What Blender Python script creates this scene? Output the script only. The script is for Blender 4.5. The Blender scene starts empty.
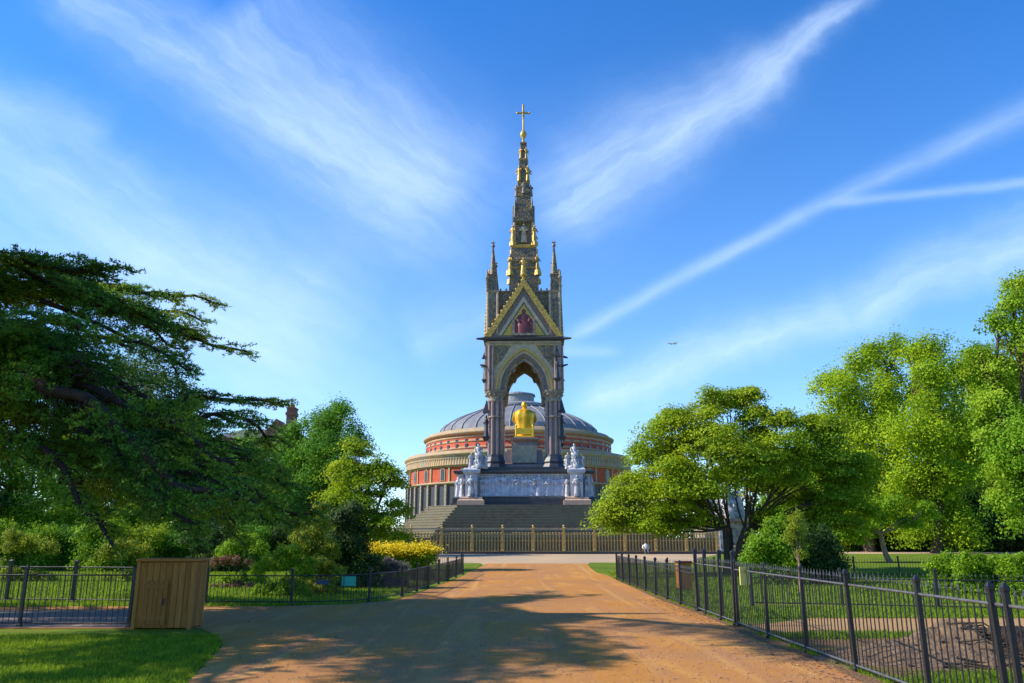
import bpy, math, random
import numpy as np
from mathutils import Vector, Matrix
R = math.radians
rnd = random.Random(7)
RG = np.random.default_rng(11)
sc = bpy.context.scene
col = sc.collection

# ------------------------------------------------------------------ camera
FPX, PITCH, EYE = 790.0, R(14.1), 1.65
cd = bpy.data.cameras.new('camera'); cam = bpy.data.objects.new('camera', cd); col.objects.link(cam)
cam.location = (0, 0, EYE); cam.rotation_euler = (R(90) + PITCH, 0, 0)
cd.sensor_width = 36; cd.lens = 36 * FPX / 1024; cd.clip_start = .1; cd.clip_end = 20000
sc.camera = cam

# ------------------------------------------------------------------ light
SUN_EL, SUN_BACK = R(37), R(-2)           # sun from the left, a touch beyond the memorial
sdir = Vector((-math.cos(SUN_EL) * math.cos(SUN_BACK), math.cos(SUN_EL) * math.sin(SUN_BACK), math.sin(SUN_EL)))
ld = bpy.data.lights.new('sun', 'SUN'); ld.energy = 5.0; ld.angle = R(.55); ld.color = (1, .93, .80)
sun = bpy.data.objects.new('sun', ld); col.objects.link(sun)
sun.rotation_euler = sdir.to_track_quat('Z', 'Y').to_euler(); sun.location = (-60, 10, 60)

sc.view_settings.view_transform = 'Standard'; sc.view_settings.look = 'None'
sc.view_settings.exposure = 0.57; sc.view_settings.gamma = 1
sc.cycles.use_adaptive_sampling = True; sc.cycles.max_bounces = 6
sc.cycles.transparent_max_bounces = 6

def pix_uw(px, py):
    u = (px - 512) / FPX; v = (341.5 - py) / FPX
    d = math.cos(PITCH) - v * math.sin(PITCH)
    return u / d, (math.sin(PITCH) + v * math.cos(PITCH)) / d
def W(px, py, Y):
    u, w = pix_uw(px, py)
    return Vector((u * Y, Y, EYE + w * Y))
def ZY(py, Y): return EYE + pix_uw(512, py)[1] * Y

w = bpy.data.worlds.new("World"); sc.world = w; w.use_nodes = True
nt = w.node_tree; N = nt.nodes; L = nt.links
for n in list(N): N.remove(n)
def nn(t, **k):
    n = N.new(t)
    for a, b in k.items(): setattr(n, a, b)
    return n
def M_(op, a, b=None, c=None, clamp=False):
    n = nn('ShaderNodeMath', operation=op); n.use_clamp = clamp
    for i, x in enumerate((a, b, c)):
        if x is None: continue
        if isinstance(x, (int, float)): n.inputs[i].default_value = x
        else: L.new(x, n.inputs[i])
    return n.outputs[0]
sky = nn('ShaderNodeTexSky', sky_type='NISHITA'); sky.sun_disc = False
sky.sun_elevation = SUN_EL; sky.sun_rotation = math.atan2(sdir.x, sdir.y)
sky.air_density = 1.0; sky.dust_density = .2; sky.ozone_density = 3.0; sky.altitude = 50
hs = nn('ShaderNodeHueSaturation'); hs.inputs['Saturation'].default_value = 1.34; hs.inputs['Value'].default_value = 1.0
L.new(sky.outputs[0], hs.inputs['Color'])
gm = nn('ShaderNodeMix', data_type='RGBA', blend_type='MULTIPLY'); gm.inputs[0].default_value = 1
L.new(hs.outputs[0], gm.inputs[6]); gm.inputs[7].default_value = (.80, .95, 1.17, 1)
tc = nn('ShaderNodeTexCoord'); sx = nn('ShaderNodeSeparateXYZ'); L.new(tc.outputs['Generated'], sx.inputs[0])
yy = M_('MAXIMUM', sx.outputs[1], .05)
U = M_('DIVIDE', sx.outputs[0], yy); V = M_('DIVIDE', sx.outputs[2], yy)
# high thin cirrus and old contrails; each is a band between two directions of the sky
# (x1,y1,x2,y2, half width at 1, half width at 2, amount, roughness)
STREAKS = [
    (60, -25, 480, 235, 34, 60, .36, 1.0), (250, 0, 450, 200, 55, 60, .26, 1.0),
    (-60, 100, 330, 340, 36, 66, .34, .8), (-80, 190, 380, 400, 50, 60, .26, .8),
    (545, 215, 880, -8, 40, 10, .40, 1.1), (560, 165, 780, 60, 45, 30, .14, 1.0),
    (572, 335, 820, 205, 6, 6.5, .34, .9), (820, 205, 1060, 95, 6.5, 14, .27, 1.0),
    (840, 203, 1060, 178, 4, 5, .30, .6), (585, 400, 860, 300, 14, 20, .42, .9),
    (860, 300, 1100, 215, 20, 30, .42, .9), (560, 350, 620, 350, 5, 5, .22, .8),
    (410, 340, 520, 300, 22, 22, .18, .8), (-40, 90, 110, 130, 20, 22, .16, .8)]
cov = None
def noise_at(scale_u, scale_v, a0, b0, detail=6, rough=.6):
    cb = nn('ShaderNodeCombineXYZ'); L.new(M_('MULTIPLY', a0, scale_u), cb.inputs[0]); L.new(M_('MULTIPLY', b0, scale_v), cb.inputs[1])
    nz = nn('ShaderNodeTexNoise'); nz.inputs['Scale'].default_value = 1; nz.inputs['Detail'].default_value = detail
    nz.inputs['Roughness'].default_value = rough
    L.new(cb.outputs[0], nz.inputs['Vector']); return nz.outputs[0]
wob = noise_at(5, 5, U, V, 6)
for k, (x1, y1, x2, y2, w1, w2, amt, rg) in enumerate(STREAKS):
    a = Vector(pix_uw(x1, y1)); b = Vector(pix_uw(x2, y2)); d = b - a; ln = d.length; d /= ln; n_ = Vector((-d.y, d.x))
    s = M_('ADD', M_('MULTIPLY', M_('SUBTRACT', U, a.x), d.x), M_('MULTIPLY', M_('SUBTRACT', V, a.y), d.y))
    t = M_('ADD', M_('MULTIPLY', M_('SUBTRACT', U, a.x), n_.x), M_('MULTIPLY', M_('SUBTRACT', V, a.y), n_.y))
    t = M_('ADD', t, M_('MULTIPLY', M_('SUBTRACT', wob, .5), .085 if w1 > 12 else .016))
    sn = M_('DIVIDE', s, ln, clamp=True)
    wd = M_('MULTIPLY', M_('ADD', M_('MULTIPLY', sn, (w2 - w1) / FPX), w1 / FPX), 1.28)
    q = M_('DIVIDE', t, wd)
    g = M_('EXPONENT', M_('MULTIPLY', M_('MULTIPLY', q, q), -1.0))
    e1 = M_('MULTIPLY_ADD', s, 9 / max(ln, .2), .55, clamp=True)
    e2 = M_('MULTIPLY_ADD', M_('SUBTRACT', ln, s), 7 / max(ln, .2), .35, clamp=True)
    nz = noise_at(3.5, 15, s, t, 7, .6)
    mod = M_('MULTIPLY_ADD', M_('SUBTRACT', nz, .5), 1.7 * rg, .68)
    fb = noise_at(6, 60, s, t, 5, .65); mod = M_('ADD', mod, M_('MULTIPLY', M_('SUBTRACT', fb, .5), 0.55 * rg))
    mod = M_('MAXIMUM', mod, 0.08)
    c = M_('MULTIPLY', M_('MULTIPLY', M_('MULTIPLY', g, mod), M_('MULTIPLY', e1, e2)), amt)
    cov = c if cov is None else M_('ADD', cov, c)
cov = M_('MULTIPLY', cov, M_('GREATER_THAN', sx.outputs[1], .06))
haze_ = M_('MULTIPLY', M_('EXPONENT', M_('MULTIPLY', M_('MAXIMUM', V, 0.0), -4.0)), .36)
cov = M_('MINIMUM', M_('ADD', cov, haze_), .85)
mx = nn('ShaderNodeMix', data_type='RGBA'); L.new(cov, mx.inputs[0]); L.new(gm.outputs[2], mx.inputs[6])
mx.inputs[7].default_value = (4.4, 5.5, 6.8, 1)
bg = nn('ShaderNodeBackground'); bg.inputs[1].default_value = .15; L.new(mx.outputs[2], bg.inputs[0])
wo = nn('ShaderNodeOutputWorld'); L.new(bg.outputs[0], wo.inputs[0])

# ------------------------------------------------------------------ ground height
def gz(Y):
    t = min(1, max(0, (Y - 30) / 36)); return .55 * t * t * (3 - 2 * t)
def Wg(px, py):
    """point where the pixel's ray meets the ground"""
    u, ww = pix_uw(px, py); Y = -EYE / ww
    for _ in range(30): Y = (gz(Y) - EYE) / ww
    return Vector((u * Y, Y, gz(Y)))

# ------------------------------------------------------------------ materials
MATS = {}
def mat(name, c1, c2=None, rough=.7, metal=0, scale=8, detail=5, bump=0, bscale=None, spec=.5, c3=None, s3=1.5, transl=0, island=0, stretch=None, contrast=1):
    if name in MATS: return MATS[name]
    m = bpy.data.materials.new(name); m.use_nodes = True; t = m.node_tree; n = t.nodes; l = t.links
    b = n['Principled BSDF']; b.inputs['Roughness'].default_value = rough; b.inputs['Metallic'].default_value = metal
    b.inputs['Specular IOR Level'].default_value = spec
    co = n.new('ShaderNodeTexCoord').outputs['Object']
    if stretch:
        mp = n.new('ShaderNodeMapping'); mp.inputs['Scale'].default_value = stretch; l.new(co, mp.inputs[0]); co = mp.outputs[0]
    c2 = c2 or tuple(x * .72 for x in c1)
    nz = n.new('ShaderNodeTexNoise'); nz.inputs['Scale'].default_value = scale; nz.inputs['Detail'].default_value = detail; nz.inputs['Roughness'].default_value = .62
    l.new(co, nz.inputs['Vector'])
    cr = n.new('ShaderNodeValToRGB'); cr.color_ramp.elements[0].position = .5 - .2 / contrast; cr.color_ramp.elements[1].position = .5 + .2 / contrast
    cr.color_ramp.elements[0].color = (*c2, 1); cr.color_ramp.elements[1].color = (*c1, 1); l.new(nz.outputs[0], cr.inputs[0])
    out = cr.outputs[0]
    if c3:
        n3 = n.new('ShaderNodeTexNoise'); n3.inputs['Scale'].default_value = s3; n3.inputs['Detail'].default_value = 4; l.new(co, n3.inputs['Vector'])
        r3 = n.new('ShaderNodeMapRange'); r3.inputs[1].default_value = .45; r3.inputs[2].default_value = .65; l.new(n3.outputs[0], r3.inputs[0])
        mm = n.new('ShaderNodeMix'); mm.data_type = 'RGBA'; l.new(r3.outputs[0], mm.inputs[0]); l.new(out, mm.inputs[6]); mm.inputs[7].default_value = (*c3, 1); out = mm.outputs[2]
    if island:
        ge = n.new('ShaderNodeNewGeometry'); hv = n.new('ShaderNodeHueSaturation')
        mr = n.new('ShaderNodeMapRange'); mr.inputs[3].default_value = 1 - island; mr.inputs[4].default_value = 1 + island
        l.new(ge.outputs['Random Per Island'], mr.inputs[0]); l.new(mr.outputs[0], hv.inputs['Value'])
        mh = n.new('ShaderNodeMapRange'); mh.inputs[3].default_value = .5 + .03 * island; mh.inputs[4].default_value = .5 - .05 * island
        l.new(ge.outputs['Random Per Island'], mh.inputs[0]); l.new(mh.outputs[0], hv.inputs['Hue']); l.new(out, hv.inputs['Color']); out = hv.outputs[0]
    l.new(out, b.inputs['Base Color'])
    if bump:
        nb = n.new('ShaderNodeTexNoise'); nb.inputs['Scale'].default_value = bscale or scale * 3; nb.inputs['Detail'].default_value = 6; l.new(co, nb.inputs['Vector'])
        bp = n.new('ShaderNodeBump'); bp.inputs['Strength'].default_value = bump; bp.inputs['Distance'].default_value = .05
        l.new(nb.outputs[0], bp.inputs['Height']); l.new(bp.outputs[0], b.inputs['Normal'])
    if transl:
        tr = n.new('ShaderNodeBsdfTranslucent'); hv2 = n.new('ShaderNodeHueSaturation'); hv2.inputs['Value'].default_value = 1.5; hv2.inputs['Hue'].default_value = .485
        l.new(out, hv2.inputs['Color']); l.new(hv2.outputs[0], tr.inputs[0])
        ms = n.new('ShaderNodeMixShader'); ms.inputs[0].default_value = transl
        l.new(b.outputs[0], ms.inputs[1]); l.new(tr.outputs[0], ms.inputs[2]); l.new(ms.outputs[0], n['Material Output'].inputs[0])
    MATS[name] = m; return m
def leafmat(name, c1, c2, sc_=.5, transl=.35, island=.35, c3=None):
    return mat(name, c1, c2, rough=.6, spec=.12, scale=sc_, detail=3, transl=transl, island=island, c3=c3, s3=sc_ * .6)
def brickmat(name, c1, c2, mortar, bw=.5, bh=.18):
    m = bpy.data.materials.new(name); m.use_nodes = True; t = m.node_tree; n = t.nodes; l = t.links
    b = n['Principled BSDF']; b.inputs['Roughness'].default_value = .85
    ge = n.new('ShaderNodeTexCoord'); sp = n.new('ShaderNodeSeparateXYZ'); l.new(ge.outputs['Object'], sp.inputs[0])
    ad = n.new('ShaderNodeMath'); ad.operation = 'ADD'; l.new(sp.outputs[0], ad.inputs[0]); l.new(sp.outputs[1], ad.inputs[1])
    cb = n.new('ShaderNodeCombineXYZ'); l.new(ad.outputs[0], cb.inputs[0]); l.new(sp.outputs[2], cb.inputs[1])
    bt = n.new('ShaderNodeTexBrick'); bt.inputs['Scale'].default_value = 1; bt.inputs['Brick Width'].default_value = bw; bt.inputs['Row Height'].default_value = bh
    bt.inputs['Mortar Size'].default_value = .012; bt.inputs['Color1'].default_value = (*c1, 1); bt.inputs['Color2'].default_value = (*c2, 1); bt.inputs['Mortar'].default_value = (*mortar, 1)
    l.new(cb.outputs[0], bt.inputs[0])
    nz = n.new('ShaderNodeTexNoise'); nz.inputs['Scale'].default_value = .25; nz.inputs['Detail'].default_value = 6; l.new(ge.outputs['Object'], nz.inputs['Vector'])
    mr = n.new('ShaderNodeMapRange'); mr.inputs[3].default_value = .6; mr.inputs[4].default_value = 1.35; l.new(nz.outputs[0], mr.inputs[0])
    hv = n.new('ShaderNodeHueSaturation'); l.new(mr.outputs[0], hv.inputs['Value']); l.new(bt.outputs[0], hv.inputs['Color']); l.new(hv.outputs[0], b.inputs['Base Color'])
    return m

GRAVEL = mat('orange_gravel', (.52, .225, .042), (.41, .17, .035), rough=.95, scale=60, detail=8, bump=.5, bscale=90, spec=.15, c3=(.40, .20, .085), s3=.35)
def worn(m):
    t = m.node_tree; n = t.nodes; l = t.links; b = n['Principled BSDF']; src = b.inputs['Base Color'].links[0].from_socket
    co = n.new('ShaderNodeTexCoord').outputs['Object']
    def layer(src, scale, stretch, lo, hi, colr, amt, det=6):
        mp = n.new('ShaderNodeMapping'); mp.inputs['Scale'].default_value = stretch; l.new(co, mp.inputs[0])
        nz = n.new('ShaderNodeTexNoise'); nz.inputs['Scale'].default_value = scale; nz.inputs['Detail'].default_value = det; nz.inputs['Distortion'].default_value = .6; l.new(mp.outputs[0], nz.inputs['Vector'])
        mr = n.new('ShaderNodeMapRange'); mr.inputs[1].default_value = lo; mr.inputs[2].default_value = hi; mr.inputs[4].default_value = amt; l.new(nz.outputs[0], mr.inputs[0])
        mm = n.new('ShaderNodeMix'); mm.data_type = 'RGBA'; l.new(mr.outputs[0], mm.inputs[0]); l.new(src, mm.inputs[6]); mm.inputs[7].default_value = (*colr, 1); return mm.outputs[2]
    src = layer(src, .9, (1, .16, 1), .48, .62, (.45, .20, .06), .7)
    src = layer(src, 1.3, (1.3, .035, 1), .50, .60, (.38, .175, .075), .65)
    src = layer(src, 1.1, (1.6, .05, 1), .56, .66, (.60, .33, .10), .5)
    src = layer(src, 1.6, (1, .25, 1), .56, .66, (.58, .29, .07), .55)
    src = layer(src, .35, (1, 1, 1), .50, .64, (.38, .165, .05), .6)
    src = layer(src, 28, (1, 1, 1), .62, .70, (.56, .38, .22), .5, 2)
    src = layer(src, 40, (1, 1, 1), .63, .70, (.14, .075, .04), .5, 2)
    l.new(src, b.inputs['Base Color']); return m
worn(GRAVEL)
PALEG = mat('pale_gravel', (.44, .33, .21), (.34, .25, .16), rough=.95, scale=25, bump=.3, spec=.15, c3=(.48, .33, .19), s3=.25)
GREYP = mat('grey_tarmac_path', (.26, .19, .17), (.20, .15, .135), rough=.95, scale=50, detail=8, bump=.4, spec=.2, c3=(.30, .21, .16), s3=.5)
SAND = mat('sandy_earth', (.45, .27, .11), (.32, .19, .09), rough=.95, scale=14, bump=.6, spec=.1)
GRASS = mat('lawn_grass', (.15, .22, .015), (.08, .14, .010), rough=.9, scale=30, detail=8, bump=.8, bscale=60, spec=.1, c3=(.18, .21, .02), s3=.5)
BLADE = leafmat('grass_blade', (.19, .30, .018), (.10, .19, .010), 3, .4, .4)
DIRT = mat('bare_earth', (.22, .125, .062), (.12, .07, .04), rough=.97, scale=9, detail=8, bump=.9, bscale=20, spec=.1, c3=(.15, .12, .03), s3=1.1)
STONE = mat('pale_limestone', (.52, .42, .28), (.32, .25, .18), scale=2.2, bump=.2, spec=.2)
GSTONE = mat('grey_weathered_stone', (.36, .29, .215), (.15, .12, .105), scale=3, contrast=1.6, bump=.3, spec=.25)
STEP = mat('worn_granite_step', (.21, .175, .105), (.125, .108, .075), scale=2.5, bump=.2, spec=.2, c3=(.17, .155, .10), s3=.5)
DARK = mat('dark_granite', (.05, .048, .055), (.025, .025, .032), rough=.45, scale=4)
GOLD = mat('gilded_metal', (.95, .58, .05), (.80, .42, .03), rough=.40, metal=.6, scale=3)
AGED = mat('aged_gilding', (.68, .42, .07), (.32, .19, .05), rough=.5, metal=.35, scale=5, contrast=2)
GOLDM = mat('gold_mosaic', (.62, .40, .06), (.36, .22, .05), rough=.5, metal=.25, scale=14, contrast=2)
MOSAIC = mat('dark_mosaic', (.16, .12, .15), (.05, .045, .06), rough=.5, scale=12, contrast=2.5, c3=(.32, .22, .07), s3=9)
LEADM = mat('spire_lead_and_gilt', (.10, .085, .075), (.035, .035, .05), rough=.5, scale=9, contrast=2, c3=(.36, .23, .05), s3=6.5)
REDM = mat('red_mosaic', (.20, .035, .03), (.09, .02, .03), rough=.5, scale=6)
PORPH = mat('pink_granite_column', (.34, .22, .18), (.17, .12, .115), rough=.35, scale=5)
MARBLE = mat('white_marble', (.52, .50, .48), (.18, .18, .21), rough=.5, scale=2.2, contrast=1.8)  # dark mottling paints the shade of crevices into the marble
FRIEZE = mat('frieze_marble', (.58, .58, .62), (.34, .34, .39), rough=.55, scale=2.2, contrast=1.3)
WARMST = mat('warm_granite', (.55, .36, .24), (.42, .27, .19), scale=3)
BRICK = brickmat('red_brick', (.52, .07, .02), (.42, .05, .018), (.38, .13, .07))
BRICKD = brickmat('dark_brick', (.26, .09, .06), (.2, .07, .05), (.25, .2, .17))
TERRA = mat('buff_terracotta', (.47, .33, .17), (.30, .20, .11), scale=.8, spec=.2, c3=(.32, .26, .2), s3=.3)
LEAD = mat('dome_lead', (.22, .225, .24), (.14, .145, .16), rough=.7, scale=.4, spec=.15)
LEADL = mat('dome_rib', (.25, .255, .27), (.18, .185, .20), rough=.7, scale=1)
GLASS = mat('window_glass', (.035, .04, .05), (.02, .025, .03), rough=.12, scale=1)
SLATE = mat('roof_slate', (.10, .085, .085), (.06, .05, .055), scale=3)
IRON = mat('black_iron', (.022, .022, .024), (.012, .012, .014), rough=.42, scale=20, spec=.5, bump=.1)
IRONG = mat('worn_iron_rail', (.16, .16, .165), (.08, .08, .085), rough=.4, scale=14, metal=.3)
RAILG = mat('gilt_brown_railing', (.62, .42, .12), (.42, .24, .08), rough=.45, metal=.2, scale=6)
BARK = mat('bark', (.13, .095, .065), (.06, .045, .032), rough=.95, scale=6, bump=.9, bscale=14, spec=.1, stretch=(3, 3, .7))
BARKL = mat('pale_bark', (.34, .24, .14), (.2, .14, .09), rough=.95, scale=6, bump=.6, spec=.1, stretch=(3, 3, .7))
BARKD = mat('cedar_bark', (.085, .055, .042), (.04, .028, .022), rough=.95, scale=6, bump=.9, spec=.1)

# ------------------------------------------------------------------ object helpers
def link(o, parent=None):
    col.objects.link(o)
    if parent is not None: o.parent = parent
    return o
def tag(o, label=None, cat=None, group=None, kind=None):
    if label: o['label'] = label
    if cat: o['category'] = cat
    if group: o['group'] = group
    if kind: o['kind'] = kind
    return o
def empty(name, loc=(0, 0, 0), rz=0, **k):
    o = bpy.data.objects.new(name, None); o.location = loc; o.rotation_euler = (0, 0, rz); o.empty_display_size = .3
    link(o); return tag(o, **k)
def copy_tree(o, parent=None):
    c = o.copy(); col.objects.link(c); c.parent = parent
    if parent is not None: c.matrix_parent_inverse = o.matrix_parent_inverse
    for ch in [x for x in bpy.data.objects if x.parent == o]: copy_tree(ch, c)
    return c
class MB:
    def __init__(s): s.v = []; s.f = []; s.sm = []
    def add(s, vs, fs, smooth=False):
        b = len(s.v); s.v += [tuple(x) for x in vs]; s.f += [tuple(i + b for i in f) for f in fs]; s.sm += [smooth] * len(fs); return s
    def box(s, x0, x1, y0, y1, z0, z1, bev=0):
        if bev <= 0:
            vs = [(x, y, z) for z in (z0, z1) for y in (y0, y1) for x in (x0, x1)]
            return s.add(vs, [(0, 2, 3, 1), (4, 5, 7, 6), (0, 1, 5, 4), (2, 6, 7, 3), (0, 4, 6, 2), (1, 3, 7, 5)])
        b = bev
        rings = []
        for z, i in ((z0, b), (z0 + b, 0), (z1 - b, 0), (z1, b)):
            rings.append([(x0 + i + (b if not i else 0), y0 + i, z), (x1 - i - (b if not i else 0), y0 + i, z), (x1 - i, y0 + i + (b if not i else 0), z), (x1 - i, y1 - i - (b if not i else 0), z),
                          (x1 - i - (b if not i else 0), y1 - i, z), (x0 + i + (b if not i else 0), y1 - i, z), (x0 + i, y1 - i - (b if not i else 0), z), (x0 + i, y0 + i + (b if not i else 0), z)])
        return s.loft(rings)
    def loft(s, rings, close=True, cap=True, smooth=False):
        n = len(rings[0]); vs = [p for r in rings for p in r]; fs = []
        for k in range(len(rings) - 1):
            for i in range(n if close else n - 1):
                j = (i + 1) % n; fs.append((k * n + i, k * n + j, (k + 1) * n + j, (k + 1) * n + i))
        s.add(vs, fs, smooth)
        if cap:
            s.add(rings[0], [tuple(range(n))[::-1]]); s.add(rings[-1], [tuple(range(n))])
        return s
    def lathe(s, prof, cx=0, cy=0, n=16, a0=0, smooth=True, cap=True, sx=1, sy=1):
        rings = [[(cx + r * sx * math.cos(a0 + 2 * math.pi * i / n), cy + r * sy * math.sin(a0 + 2 * math.pi * i / n), z) for i in range(n)] for r, z in prof]
        return s.loft(rings, cap=cap, smooth=smooth)
    def sq(s, prof, cx=0, cy=0): return s.lathe([(r * math.sqrt(2), z) for r, z in prof], cx, cy, 4, math.pi / 4, smooth=False)
    def tube(s, pts, rad, n=7, cap=True, smooth=True):
        pts = [Vector(p) for p in pts]; rings = []
        if not hasattr(rad, '__len__'): rad = [rad] * len(pts)
        t = (pts[1] - pts[0]).normalized(); ref = Vector((0, 0, 1)) if abs(t.z) < .9 else Vector((1, 0, 0)); a = t.cross(ref).normalized()
        for i, p in enumerate(pts):
            t = (pts[min(i + 1, len(pts) - 1)] - pts[max(i - 1, 0)]).normalized()
            a = (a - t * a.dot(t)); a = a.normalized() if a.length > 1e-6 else t.orthogonal().normalized(); b = t.cross(a)
            rings.append([p + (a * math.cos(2 * math.pi * k / n) + b * math.sin(2 * math.pi * k / n)) * rad[i] for k in range(n)])
        return s.loft(rings, cap=cap, smooth=smooth)
    def prism(s, poly, y0, y1):
        """poly in (x,z), extruded along y"""
        n = len(poly)
        s.add([(x, y0, z) for x, z in poly] + [(x, y1, z) for x, z in poly],
              [tuple(range(n)), tuple(range(2 * n - 1, n - 1, -1))] + [(i, i + n, (i + 1) % n + n, (i + 1) % n) for i in range(n)])
        return s
    def ball(s, c, r, n=8, m=6, sx=1, sy=1, sz=1):
        prof = [(max(.001, r * math.sin(math.pi * k / m)), -r * math.cos(math.pi * k / m)) for k in range(m + 1)]
        rings = [[(c[0] + q * sx * math.cos(2 * math.pi * i / n), c[1] + q * sy * math.sin(2 * math.pi * i / n), c[2] + z * sz) for i in range(n)] for q, z in prof]
        return s.loft(rings, smooth=True)
    def xf(s, mtx, start=0):
        for i in range(start, len(s.v)): s.v[i] = tuple(mtx @ Vector(s.v[i]))
        return s
    def build(s, name, m, parent=None, **k):
        me = bpy.data.meshes.new(name); me.from_pydata(s.v, [], s.f); me.polygons.foreach_set('use_smooth', s.sm)
        me.materials.append(m); me.update()
        o = bpy.data.objects.new(name, me); link(o, parent); return tag(o, **k)
def npmesh(name, v, nper, m, parent=None, smooth=False, **k):
    """v: (nfaces*nper,3) array of separate polygons"""
    v = np.asarray(v, dtype=np.float32).reshape(-1, 3); nf = len(v) // nper
    me = bpy.data.meshes.new(name); me.vertices.add(len(v)); me.vertices.foreach_set('co', v.ravel())
    me.loops.add(len(v)); me.loops.foreach_set('vertex_index', np.arange(len(v), dtype=np.int32))
    me.polygons.add(nf); me.polygons.foreach_set('loop_start', np.arange(0, len(v), nper, dtype=np.int32)); me.polygons.foreach_set('loop_total', np.full(nf, nper, dtype=np.int32))
    me.materials.append(m); me.update(calc_edges=True)
    o = bpy.data.objects.new(name, me); link(o, parent); return tag(o, **k)
def unit(a): return a / np.maximum(np.linalg.norm(a, axis=-1, keepdims=True), 1e-9)
def leaf_quads(c, nrm, size, asp=.62):
    """folded-free rhombic leaves round centres c with normals nrm"""
    n = len(c); r = unit(RG.normal(size=(n, 3))); a = unit(np.cross(nrm, r)); b = np.cross(unit(nrm), a)
    sz = (size * RG.uniform(.6, 1.35, n))[:, None] * .5
    return np.stack([c - a * sz, c - b * sz * asp, c + a * sz, c + b * sz * asp], 1).reshape(-1, 3)

# ------------------------------------------------------------------ trees
def limb(mb, a, b, r0, r1, wig=.12, n=5, seg=6, sag=0):
    a = Vector(a); b = Vector(b); d = (b - a).length; pts = []
    o1 = Vector([rnd.uniform(-1, 1) for _ in range(3)]) * d * wig; o2 = Vector([rnd.uniform(-1, 1) for _ in range(3)]) * d * wig
    for i in range(seg + 1):
        t = i / seg; p = a.lerp(b, t) + o1 * math.sin(math.pi * t) + o2 * math.sin(2 * math.pi * t) * .5; p.z += sag * math.sin(math.pi * t)
        pts.append(p)
    mb.tube(pts, [r0 + (r1 - r0) * i / seg for i in range(seg + 1)], n=n); return pts
def crown_cloud(lobes, cr, leaf, n_leaf, flat, dens, up=.5, inner=.25):
    C = np.array([l[0] for l in lobes]); Rr = np.array([l[1] for l in lobes]); allv = []; cl = []
    for i in range(len(lobes)):
        n = max(6, int(1.45 * dens * 4 * math.pi * Rr[i] ** 2 / (cr * cr * 2.2)))
        d = unit(RG.normal(size=(n, 3))); rad = RG.uniform(.72, 1.06, n); ins = RG.random(n) < inner; rad[ins] = RG.uniform(.2, .7, ins.sum())
        p = C[i] + d * (Rr[i] * rad)[:, None] * np.array([1, 1, .92])
        keep = np.ones(n, bool)
        for j in range(len(lobes)):
            if j != i: keep &= np.linalg.norm(p - C[j], axis=1) > Rr[j] * .62
        keep |= RG.random(n) < .12
        # billows: clumps gather on knobs that stand out of the lobe
        p = p[keep]; d = d[keep]; nk = max(4, int(13 * (Rr[i] / (cr * 4)) ** .8)); kd = unit(RG.normal(size=(nk, 3)) + np.array([0, 0, .25])); kc = C[i] + kd * Rr[i] * .80 * np.array([1, 1, .92]); kr = Rr[i] * .44 * RG.uniform(.75, 1.25, nk)
        q = np.argmin(np.linalg.norm(p[:, None] - kc[None], axis=2), 1); e = p - kc[q]; el = np.linalg.norm(e, axis=1); tgt = np.minimum(el, kr[q] * RG.uniform(.75, 1.05, len(p))); sh = RG.random(len(p)) < .88
        p = np.where(sh[:, None], kc[q] + unit(e) * tgt[:, None], p); d = unit(unit(e) + .5 * d)
        cl.append(np.concatenate([p, d], 1))
    cl = np.concatenate(cl); m = len(cl)
    k = int(n_leaf * 2.3); leaf = leaf * .70
    crs = cr * RG.uniform(.55, 1.35, m)
    off = RG.normal(size=(m, k, 3)) * .5
    nr = np.linalg.norm(off, axis=2, keepdims=True); off = off / np.maximum(nr, 1e-6) * np.minimum(nr, 1.1)
    # pads tilt outward and droop at the rim
    off[..., 2] *= flat
    P = cl[:, None, :3] + off * crs[:, None, None]
    P[..., 2] -= (off[..., 0] ** 2 + off[..., 1] ** 2) * crs[:, None] * .35
    Nn = unit(RG.normal(size=(m, k, 3)) * .42 + unit(off) * .55 + cl[:, None, 3:] * .6 + np.array([0, 0, up * .8]))
    return leaf_quads(P.reshape(-1, 3), Nn.reshape(-1, 3), leaf), cl
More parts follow.
